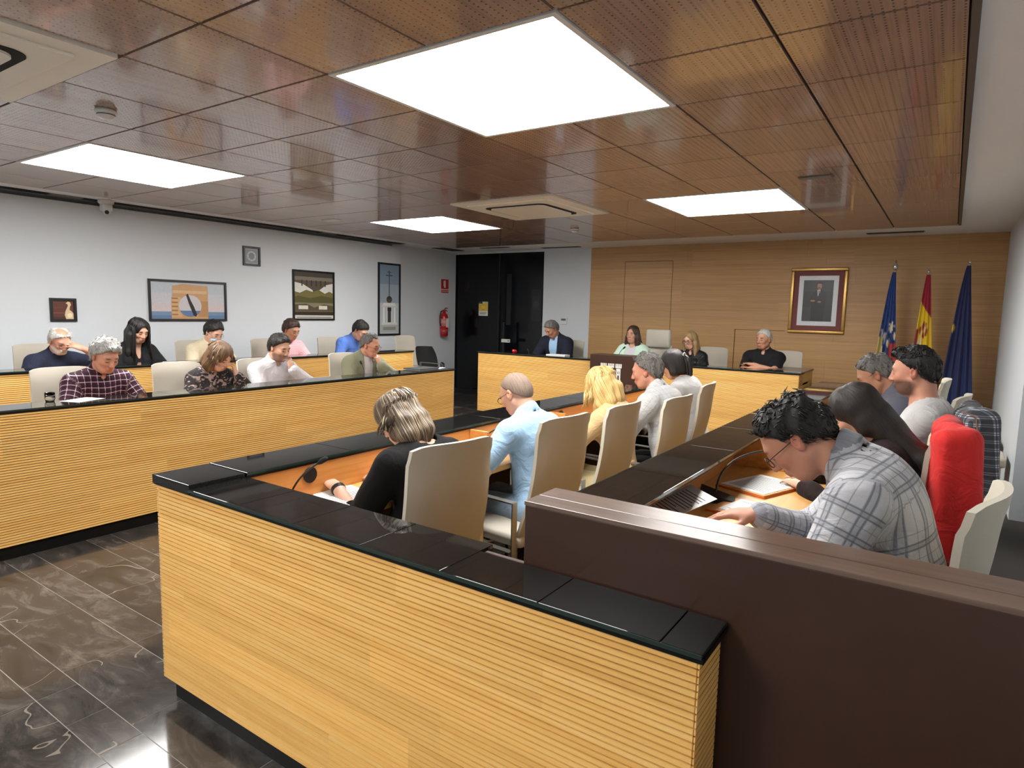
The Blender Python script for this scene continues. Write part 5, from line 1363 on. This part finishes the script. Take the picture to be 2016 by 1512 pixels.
sg = empty('wall_sign', (XL2, 0.712, 1.915), 0, 'red and white fire extinguisher sign on the wall', 'sign')
MB().box(0.001, 0.005, 0.0, 0.225, 0.0, 0.265).build('plate', cm(226,222,218), sg)
flat_print('sign_print', sg, (0.0055, 0.004, 0.004), (0,1,0), (0,0,1), 0.217, 0.257, [(rect(0,1,0.28,1), (190,36,34)), (rect(0,1,0,0.22), (190,36,34)), (rect(0.40,0.60,0.38,0.84), (232,228,224)), (disc(0.5,0.84,0.10,0.06), (232,228,224)), (rect(0.47,0.53,0.86,0.93), (232,228,224)), (rect(0.30,0.36,0.50,0.90), (232,228,224))])
def text3d(txt, size, loc, rot, mat, parent, name='lettering'):
    cu = bpy.data.curves.new(name, 'FONT'); cu.body = txt; cu.size = size; cu.align_x = 'CENTER'; cu.align_y = 'CENTER'; cu.extrude = 0.0004
    o = bpy.data.objects.new(name, cu); C.objects.link(o); dg = bpy.context.evaluated_depsgraph_get()
    me = bpy.data.meshes.new_from_object(o.evaluated_get(dg)); bpy.data.objects.remove(o)
    me.materials.clear(); me.materials.append(M[mat]); r = bpy.data.objects.new(name, me); C.objects.link(r); r.parent = parent; r.location = loc; r.rotation_euler = rot; return r
text3d('EXTINTOR', 0.042, (0.0095, 0.1125, 0.032), (PI/2, 0, PI/2), cm(232,228,224), sg)
# ------------------------------------------------------------------ doorway things
yp = empty('door_notice', (-7.436, YB+0.028, 1.505), 0, 'yellow and white paper notice on the dark door', 'notice')
flat_print('notice_print', yp, (0, 0, 0), (1,0,0), (0,0,1), 0.216, 0.265, [(rect(0,1,0,1), (226,224,214)), (rect(0.03,0.97,0.34,0.88), (222,184,60)), (rect(0.0,0.42,0.86,1), (60,58,54)), (rect(0.5,0.95,0.90,0.97), (204,176,80)), (disc(0.5,0.60,0.26,0.17), (200,158,44)), (rect(0.28,0.72,0.50,0.72), (232,200,96)), (rect(0.12,0.88,0.20,0.24), (120,118,110)), (rect(0.12,0.8,0.12,0.16), (120,118,110))])
th_ = empty('thermostat', (-5.614, YB, 1.40), 0, 'small white wall thermostat beside the wood panelling', 'thermostat')
MB().rbox(0, 0.132, -0.022, -0.001, 0, 0.112, 0.006).build('case', 'white_metal', th_); MB().box(0.02, 0.112, -0.024, -0.022, 0.062, 0.098).build('screen', cm(90,98,92), th_)
picture('wall_picture', 'dark framed picture behind the dark glass panel', (-6.26, YB+0.027, 1.42), (1,0,0), (0,0,1), 0.24, 0.585, 0.02, 'black_plastic', [(rect(0,1,0,1), (26,27,30)), (rect(0.1,0.9,0.35,0.8), (34,36,40)), (disc(0.5,0.55,0.3,0.12), (46,48,52))], depth=0.012)
dv = empty('intercom_post', (-6.68, 0.95, 0), 0, 'slim black post carrying a small white device by the dark doorway', 'post')
MB().rbox(-0.07, 0.07, -0.07, 0.07, 0.0, 0.02, 0.003).build('base', 'black_plastic', dv); MB().rbox(-0.02, 0.02, -0.02, 0.02, 0.02, 1.40, 0.003).build('column', 'black_plastic', dv)
MB().rbox(-0.02, 0.16, -0.05, -0.021, 1.04, 1.10, 0.004).build('device', 'white_metal', dv); MB().sphere((0.135, -0.05, 1.07), 0.012).build('button', 'black_plastic', dv, True)
# ceiling camera
cmr = empty('ceiling_camera', (-7.60, -5.26, ZP), 0, 'white dome security camera on the ceiling above the left wall', 'camera')
MB().lathe([(0.075, -0.0005), (0.078, -0.03), (0.06, -0.05)], 24).build('base', 'white_metal', cmr, True)
MB().box(-0.05, 0.055, -0.055, 0.055, -0.034, -0.028).build('ring', 'black_plastic', cmr)
m = MB(); m.rbox(-0.045, 0.045, -0.05, 0.05, -0.12, -0.048, 0.015); m.build('housing', 'white_metal', cmr, True)
MB().sphere((0.012, 0, -0.125), 0.036, 16, 10).build('lens_ball', 'white_metal', cmr, True); MB().sphere((0.042, -0.012, -0.135), 0.022, 12, 8).build('lens', 'black_plastic', cmr, True)
# ------------------------------------------------------------------ flags
def flag_mat(name):
    n = NT(name); at = n.n('ShaderNodeAttribute', attribute_name='dye'); f = n.noise(n.obj(), 250, 2)
    n.set(color=n.mix(n.math('MULTIPLY', f, 0.3), at.outputs['Color'], n.mix(1.0, at.outputs['Color'], (0.75,0.75,0.75,1), 'MULTIPLY')), rough=0.7, sheen=0.2); M[name] = n.m
flag_mat('flag_cloth'); plain('pole_wood', srgb(196,176,140), 0.4, var=0.06); plain('silver', srgb(200,200,196), 0.25, 0.8, var=0.03)
def flag(label, xt, zt, xb, y, wl, wr, zb, colf, spear=False, folds=5):
    e = empty('flag', (xt, y, 0), 0, label, 'flag', 'ceremonial flags')
    dx = lambda z: (xb-xt)*(zt-z)/zt
    MB().tube([(dx(0.05), 0, 0.05), (0, 0, zt-0.02)], 0.013, 10).build('pole', 'pole_wood', e, True)
    MB().lathe([(0.16, 0.0), (0.16, 0.02), (0.05, 0.05), (0.03, 0.12)], 24, (dx(0.05), 0, TIER)).build('stand', 'silver', e, True)
    m = MB()
    if spear: m.lathe([(0.010, 0.0), (0.03, 0.03), (0.024, 0.07), (0.002, 0.13)], 12, (0, 0, zt-0.03))
    else: m.lathe([(0.012, 0.0), (0.018, 0.015), (0.012, 0.035), (0.003, 0.05)], 12, (0, 0, zt-0.03))
    m.build('finial', 'silver', e, True)
    nu, nv = 49, 70; V = []; Fc = []; col = []
    for side in (0, 1):
        for j in range(nv):
            v = j/(nv-1)
            for i in range(nu):
                u = i/(nu-1); z = zt-0.05-(zt-0.05-zb)*v-0.06*v*(1-u)*0.5
                l, r_ = -wl*(0.10+0.90*v**0.85), wr*(0.25+0.75*v)
                x = dx(z)+l+(r_-l)*u
                fa = 0.006+0.035*min(1, v*1.6)
                yy_ = -0.022-fa*(0.6+0.5*math.sin(u*folds*2*PI+v*1.2)+0.25*math.sin(u*11+3*v))
                V.append((x, yy_+(0.004 if side else 0.0), z)); col.append((*srgb(*colf(u, v))[:3], 1))
    N_ = nu*nv
    for j in range(nv-1):
        for i in range(nu-1):
            a = j*nu+i; Fc.append((a, a+nu, a+nu+1, a+1)); Fc.append((N_+a, N_+a+1, N_+a+nu+1, N_+a+nu))
    bd = list(range(nu))+[j*nu+nu-1 for j in range(1, nv)]+[(nv-1)*nu+i for i in range(nu-2, -1, -1)]+[j*nu for j in range(nv-2, 0, -1)]
    for k in range(len(bd)): a, b = bd[k], bd[(k+1) % len(bd)]; Fc.append((a, b, N_+b, N_+a))
    me = mesh_from('cloth', np.array(V), np.array(Fc), ['flag_cloth'], {'dye': ('FLOAT_COLOR', np.array(col))}); obj_from('cloth', me, e)
    return e
def c_val(u, v):
    v = v*1.42
    s = math.sin(u*23+v*17)+math.sin(u*11-v*31+1.3)+0.7*math.sin(v*53+u*9)
    if v > 0.80 and u > 0.62: return (186, 60, 64)
    if v > 0.72 and u < 0.25: return (196, 178, 106)
    if v > 0.42 and u > 0.45:
        d = math.hypot((u-0.72)/0.22, (v-0.60)/0.055); 
        if d < 1 and math.cos(5*math.atan2((v-0.6)*4, u-0.72))*0.35+0.75 > d: return (222, 212, 186)
    if v > 0.62 and s > 0.7: return (216, 206, 178)
    if v > 0.30 and s < -1.5: return (18, 24, 44)
    return (26, 62, 128)
def c_esp(u, v):
    d = v-0.42*(1-u)*0.35-0.02
    if v < 0.20+0.13*u: return (156, 20, 44)
    if v > 0.42 and u < 0.16: return (156, 26, 40)
    r = math.hypot((u-0.50)/0.30, (v-0.42)/0.06)
    if r < 1:
        s = math.sin(u*31)+math.sin(v*70+u*12)
        return (150, 30, 30) if s > 0.25 else ((206, 160, 40) if s > -0.8 else (226, 206, 150))
    if v > 0.48 and v < 0.6 and u < 0.45 and math.sin(u*40+v*60) > -0.1: return (214, 206, 200)
    return (232, 196, 22)
def c_eu(u, v):
    r = math.hypot((u-0.06)/0.10, (v-0.44)/0.025)
    return (226, 190, 60) if r < 1 else (34, 44, 92)
flag('blue regional flag with pale flower pattern beside the portrait', -0.606, 2.25, -0.47, 0.74, 0.27, 0.035, 0.62, c_val, spear=True, folds=4)
flag('red and yellow national flag with a crest in the middle of the three', -0.252, 2.215, -0.15, 0.74, 0.20, 0.09, 0.60, c_esp, folds=3)
flag('dark blue flag with a yellow star in the right corner', 0.150, 2.315, 0.33, 0.72, 0.32, 0.03, 0.62, c_eu, folds=4)
# ------------------------------------------------------------------ clothes hung on chair backs
def hang(name, label, mat, cx, cy, zt, wdt, drops, cat, seed=3, wrp=0.012):
    fd = Field(np.array([cx-0.22, cy-0.42, zt-0.80]), np.array([cx+0.26, cy+0.42, zt+0.12]), 0.0125)
    fd.cap((cx, cy-wdt, zt-0.02), (cx, cy+wdt, zt-0.02), 0.032, None, 0.03)
    for (x0, y0, x1, y1, z1, r0, r1) in drops: fd.cap((cx+x0, cy+y0, zt-0.03), (cx+x1, cy+y1, z1), r0, r1, 0.045)
    fd.warp(wrp, 22, seed, (1, 1.5, 0.22), 2)
    P, Fq = fd.mesh(); P = relax(P, Fq, 1, 0.4)
    o = obj_from(name, mesh_from(name, P, Fq, [mat], {'cloth_uv': ('FLOAT_VECTOR', P[:, [1, 2, 0]])})); tag(o, label, cat); return o
cloth('jacket_red', srgb(206,34,30), fold=0.4); cloth('shirt_black_plaid', srgb(196,200,206), plaid(0.036, [(0.35, 0.30, srgb(28,34,44), 0.75), (0.85, 0.06, srgb(40,46,58), 0.8)]), fold=0.4)
def drops(w, z_rear, z_front, seed, xr=0.045, xf=-0.045):
    rr = random.Random(seed); out = []
    n_ = 8
    for k in range(n_):
        y = -w+2*w*k/(n_-1); j = rr.uniform(-0.03, 0.03)
        out.append((xr+0.012*(k % 2), y, xr+0.022*(k % 2)+0.012, y*0.92, z_rear+j+0.05*rr.random(), 0.024, 0.022))
        if k % 2 == 0: out.append((xf, y, xf-0.01, y*0.95, z_front+j, 0.022, 0.018))
    for sg_ in (-1, 1): out.append((0.0, sg_*(w+0.035), 0.01, sg_*(w+0.04), z_front-0.2, 0.036, 0.034))
    return out
hang('red_jacket', 'bright red jacket draped over a chair back in the right row', 'jacket_red', 0.06, -5.52, 1.190, 0.19, drops(0.19, 0.60, 0.92, 2, 0.025, -0.035)+[(0.06, -0.19, 0.10, -0.24, 0.74, 0.045, 0.03), (0.07, 0.0, 0.10, 0.02, 0.62, 0.03, 0.035)], 'jacket', 3, 0.012)
hang('plaid_shirt', 'black and white plaid shirt hung on a chair back behind the red jacket', 'shirt_black_plaid', 0.14, -4.86, 1.190, 0.19, drops(0.19, 0.66, 0.95, 5, 0.025, -0.035)+[(0.06, -0.18, 0.10, -0.22, 0.80, 0.045, 0.03)], 'shirt', 9, 0.010)
plain('strap_brown', srgb(150,112,96), 0.6)
st_ = MB(); pth = [(0.10, 1.215), (0.15, 1.20), (0.165, 1.10), (0.175, 0.9), (0.19, 0.72), (0.20, 0.58)]
for (x0, z0), (x1, z1) in zip(pth[:-1], pth[1:]): st_.add([(x0, -5.27, z0), (x0, -5.235, z0), (x1, -5.235, z1), (x1, -5.27, z1), (x0+0.004, -5.27, z0+0.002), (x0+0.004, -5.235, z0+0.002), (x1+0.004, -5.235, z1+0.002), (x1+0.004, -5.27, z1+0.002)], [(0,1,2,3),(7,6,5,4),(0,4,5,1),(1,5,6,2),(2,6,7,3),(3,7,4,0)])
tag(st_.build('bag_strap', 'strap_brown'), 'brown woven bag strap hanging beside the red jacket', 'bag strap')
# ------------------------------------------------------------------ things on the desks
plain('paper', srgb(232,232,228), 0.8, var=0.02); plain('ink', srgb(70,70,74), 0.8); plain('orange_folder', srgb(214,104,40), 0.5, var=0.06); plain('light_folder', srgb(226,158,92), 0.5)
def sheet(label, c, w, h, rz, tilt=0.0, lines=14, pivot=0.0):
    e = empty('paper_sheet', c, rz, label, 'paper'); e.rotation_euler = (tilt, 0, rz)
    MB().box(-w/2, w/2, -h/2, h/2, 0.0, 0.0012).build('sheet', 'paper', e)
    m = MB(); rr = random.Random(int(abs(c[0]*100+c[1]*37)))
    for k in range(lines):
        y = h/2-0.035-k*(h-0.07)/max(1, lines-1); x1 = w/2-0.02-(rr.random()*0.05 if k % 4 == 3 else 0.0)
        m.box(-w/2+0.022, x1, y-0.0022, y+0.0012, 0.00125, 0.0016)
    m.build('text_lines', 'ink', e); return e
def folder(label, c, w, h, rz, t=0.012):
    e = empty('folder', c, rz, label, 'folder'); MB().rbox(-w/2, w/2, -h/2, h/2, 0.0, t*0.45, 0.001).build('cover', 'orange_folder', e); MB().rbox(-w/2+0.004, w/2-0.004, -h/2+0.004, h/2-0.004, t*0.5, t, 0.001).build('pages', 'light_folder', e); return e
def mic(label, base, tip, mid=None, wedge=True, rz=0.0):
    e = empty('microphone', base, 0, label, 'microphone', 'gooseneck microphones'); B = Vector(base); T = Vector(tip)-B
    if wedge:
        m = MB(); c_, s_ = math.cos(rz), math.sin(rz)
        pts = [(-0.06,-0.05,0),(0.075,-0.05,0),(0.075,0.05,0),(-0.06,0.05,0),(-0.06,-0.05,0.05),(0.075,-0.045,0.012),(0.075,0.045,0.012),(-0.06,0.05,0.05)]
        m.add([(c_*x-s_*y, s_*x+c_*y, z) for x, y, z in pts], [(0,3,2,1),(4,5,6,7),(0,1,5,4),(1,2,6,5),(2,3,7,6),(3,0,4,7)]); m.build('base', 'black_plastic', e)
    else: MB().lathe([(0.03, 0), (0.03, 0.008), (0.012, 0.014)], 16).build('base', 'black_plastic', e, True)
    p0 = Vector((0, 0, 0.012 if not wedge else 0.03)); md = Vector(mid)-B if mid else (p0+T)/2+Vector((0, 0, 0.06))
    cur = [p0*(1-t)**2+md*2*t*(1-t)+T*t*t for t in [k/14 for k in range(15)]]
    MB().tube(cur, 0.0042, 8).build('gooseneck', 'black_plastic', e, True)
    d = (cur[-1]-cur[-3]).normalized(); MB().tube([cur[-1]-d*0.005, cur[-1]+d*0.01, cur[-1]+d*0.035, cur[-1]+d*0.042], [0.006, 0.011, 0.011, 0.004], 10).build('capsule', 'black_matte', e, True)
    return e
def glass(label, loc, r=0.032, h=0.085):
    e = empty('drinking_glass', loc, 0, label, 'glass'); MB().lathe([(r*0.8, 0.0), (r, h*0.3), (r, h), (r-0.003, h), (r-0.003, h*0.3), (r*0.76, 0.006)], 24).build('tumbler', 'clear_glass', e, True); return e
n = NT('clear_glass'); n.set(color=(0.95,0.97,0.96,1), rough=0.02, trans=1.0, ior=1.45); M['clear_glass'] = n.m
W1 = 0.7705; W2 = W1+TIER
mic('gooseneck microphone in front of the woman in black', (-2.19, -7.00, W1), (-2.10, -6.91, 0.955), (-2.17, -6.98, 0.90), wedge=False)
mic('gooseneck microphone in front of the balding man', (-2.20, -5.70, W1), (-2.10, -5.58, 0.93), (-2.19, -5.68, 0.88), wedge=False)
mic('gooseneck microphone with a wedge base before the man in the checked shirt', (-0.70, -6.06, W2), (-0.50, -5.86, 1.065), (-0.735, -5.93, 1.04), True, 0.25)
mic('gooseneck microphone with a wedge base beside the long haired woman', (-0.66, -5.22, W2), (-0.50, -5.0, 1.06), (-0.70, -5.10, 1.04), True, 0.25)
mic('gooseneck microphone before the man in the olive jacket', (-4.95, -4.02, W1), (-5.00, -4.01, 1.02), (-4.93, -4.02, 0.95), wedge=False)
mic('gooseneck microphone before the woman in mint green', (-3.70, -0.56, W2), (-3.66, -0.50, 1.13), (-3.72, -0.58, 1.06), wedge=False)
mic('gooseneck microphone before the man in the navy suit', (-5.15, -0.58, W2), (-5.20, -0.52, 1.03), (-5.12, -0.6, 1.0), wedge=False)
sheet('white sheets under the hands of the woman in black', (-2.12, -6.74, W1), 0.21, 0.297, PI/2-0.2)
folder('orange folder under the papers beside the checked shirt man', (-0.60, -5.72, W2), 0.24, 0.33, -0.35); sheet('printed sheet on the orange folder', (-0.60, -5.72, W2+0.0125), 0.21, 0.297, -0.35, lines=18)
folder('orange folder under the hand of the man in the checked shirt', (-0.56, -6.14, W2), 0.22, 0.22, -0.2); sheet('nearly blank sheet on the orange folder nearest the partition', (-0.535, -6.13, W2+0.0125), 0.19, 0.19, -0.2, lines=2)
sh = sheet('raised printed sheet standing up behind the partition', (-0.755, -6.42, 0.915), 0.19, 0.27, -0.75, 0.35, lines=16)
glass('upturned clear drinking glass under the counter edge of the right rear desk', (-0.80, -6.56, W2), 0.03, 0.10); glass('small clear glass on the counter before the maroon plaid man', (-4.86, -6.87, ZD), 0.03, 0.06)
sheet('white papers on the counter beside the maroon plaid man', (-4.80, -6.70, ZD), 0.15, 0.21, 0.4, lines=3)
e = empty('tablet', (-5.02, -5.93, W1), 0.1, 'black tablet held by the maroon plaid man', 'tablet'); MB().rbox(-0.09, 0.09, -0.13, 0.13, 0.0, 0.008, 0.003).build('case', 'black_plastic', e); MB().box(-0.08, 0.08, -0.12, 0.12, 0.0082, 0.009).build('screen', 'dark_glass', e)
e = empty('laptop', (-4.83, -3.28, ZD), 0.05, 'closed dark laptop at the far end of the left front desk', 'laptop')
MB().rbox(-0.12, 0.12, -0.17, 0.17, 0.0, 0.010, 0.003).build('base', 'grey_plastic', e); MB().rbox(-0.12, 0.12, -0.17, 0.17, 0.0105, 0.017, 0.003).build('lid', 'black_plastic', e)
e = empty('phone', (-4.74, -3.06, ZD), 0.3, 'pale phone beside the dark laptop', 'phone'); MB().rbox(-0.035, 0.035, -0.07, 0.07, 0.0, 0.008, 0.003).build('case', cm(170,190,210), e); MB().box(-0.031, 0.031, -0.064, 0.064, 0.0082, 0.0088).build('screen', cm(196,214,230), e)
e = empty('laptop', (-4.55, -0.74, ZPOD), 0.05, 'white closed laptop on the head table counter', 'laptop')
MB().rbox(-0.15, 0.15, -0.08, 0.08, 0.0, 0.010, 0.003).build('base', 'white_metal', e); MB().rbox(-0.15, 0.15, -0.08, 0.08, 0.0105, 0.018, 0.003).build('lid', 'white_metal', e)
e = empty('red_cup', (-5.27, -0.79, ZPOD), 0, 'small red cup on the head table by the doorway', 'cup'); MB().lathe([(0.022, 0), (0.03, 0.05), (0.028, 0.05), (0.02, 0.004)], 18).build('body', 'red_paint', e, True); MB().tube([(0.028, 0, 0.04), (0.048, 0, 0.034), (0.045, 0, 0.015), (0.025, 0, 0.012)], 0.004, 6).build('handle', 'red_paint', e, True)
sheet('white sheets on the head table before the man in the navy suit', (-4.95, -0.48, W2), 0.21, 0.25, 0.1)
sheet('white sheet on the head table before the woman with black glasses', (-2.83, -0.48, W2), 0.21, 0.25, 0.1)
for i, (yy_, lab) in enumerate(((-5.4, 'woman in the patterned blouse'), (-4.85, 'man in the white shirt'), (-3.65, 'man in the olive jacket'))): sheet('white sheets on the left front desk before the '+lab, (-5.06, yy_, W1), 0.21, 0.297, PI/2+0.1*i)
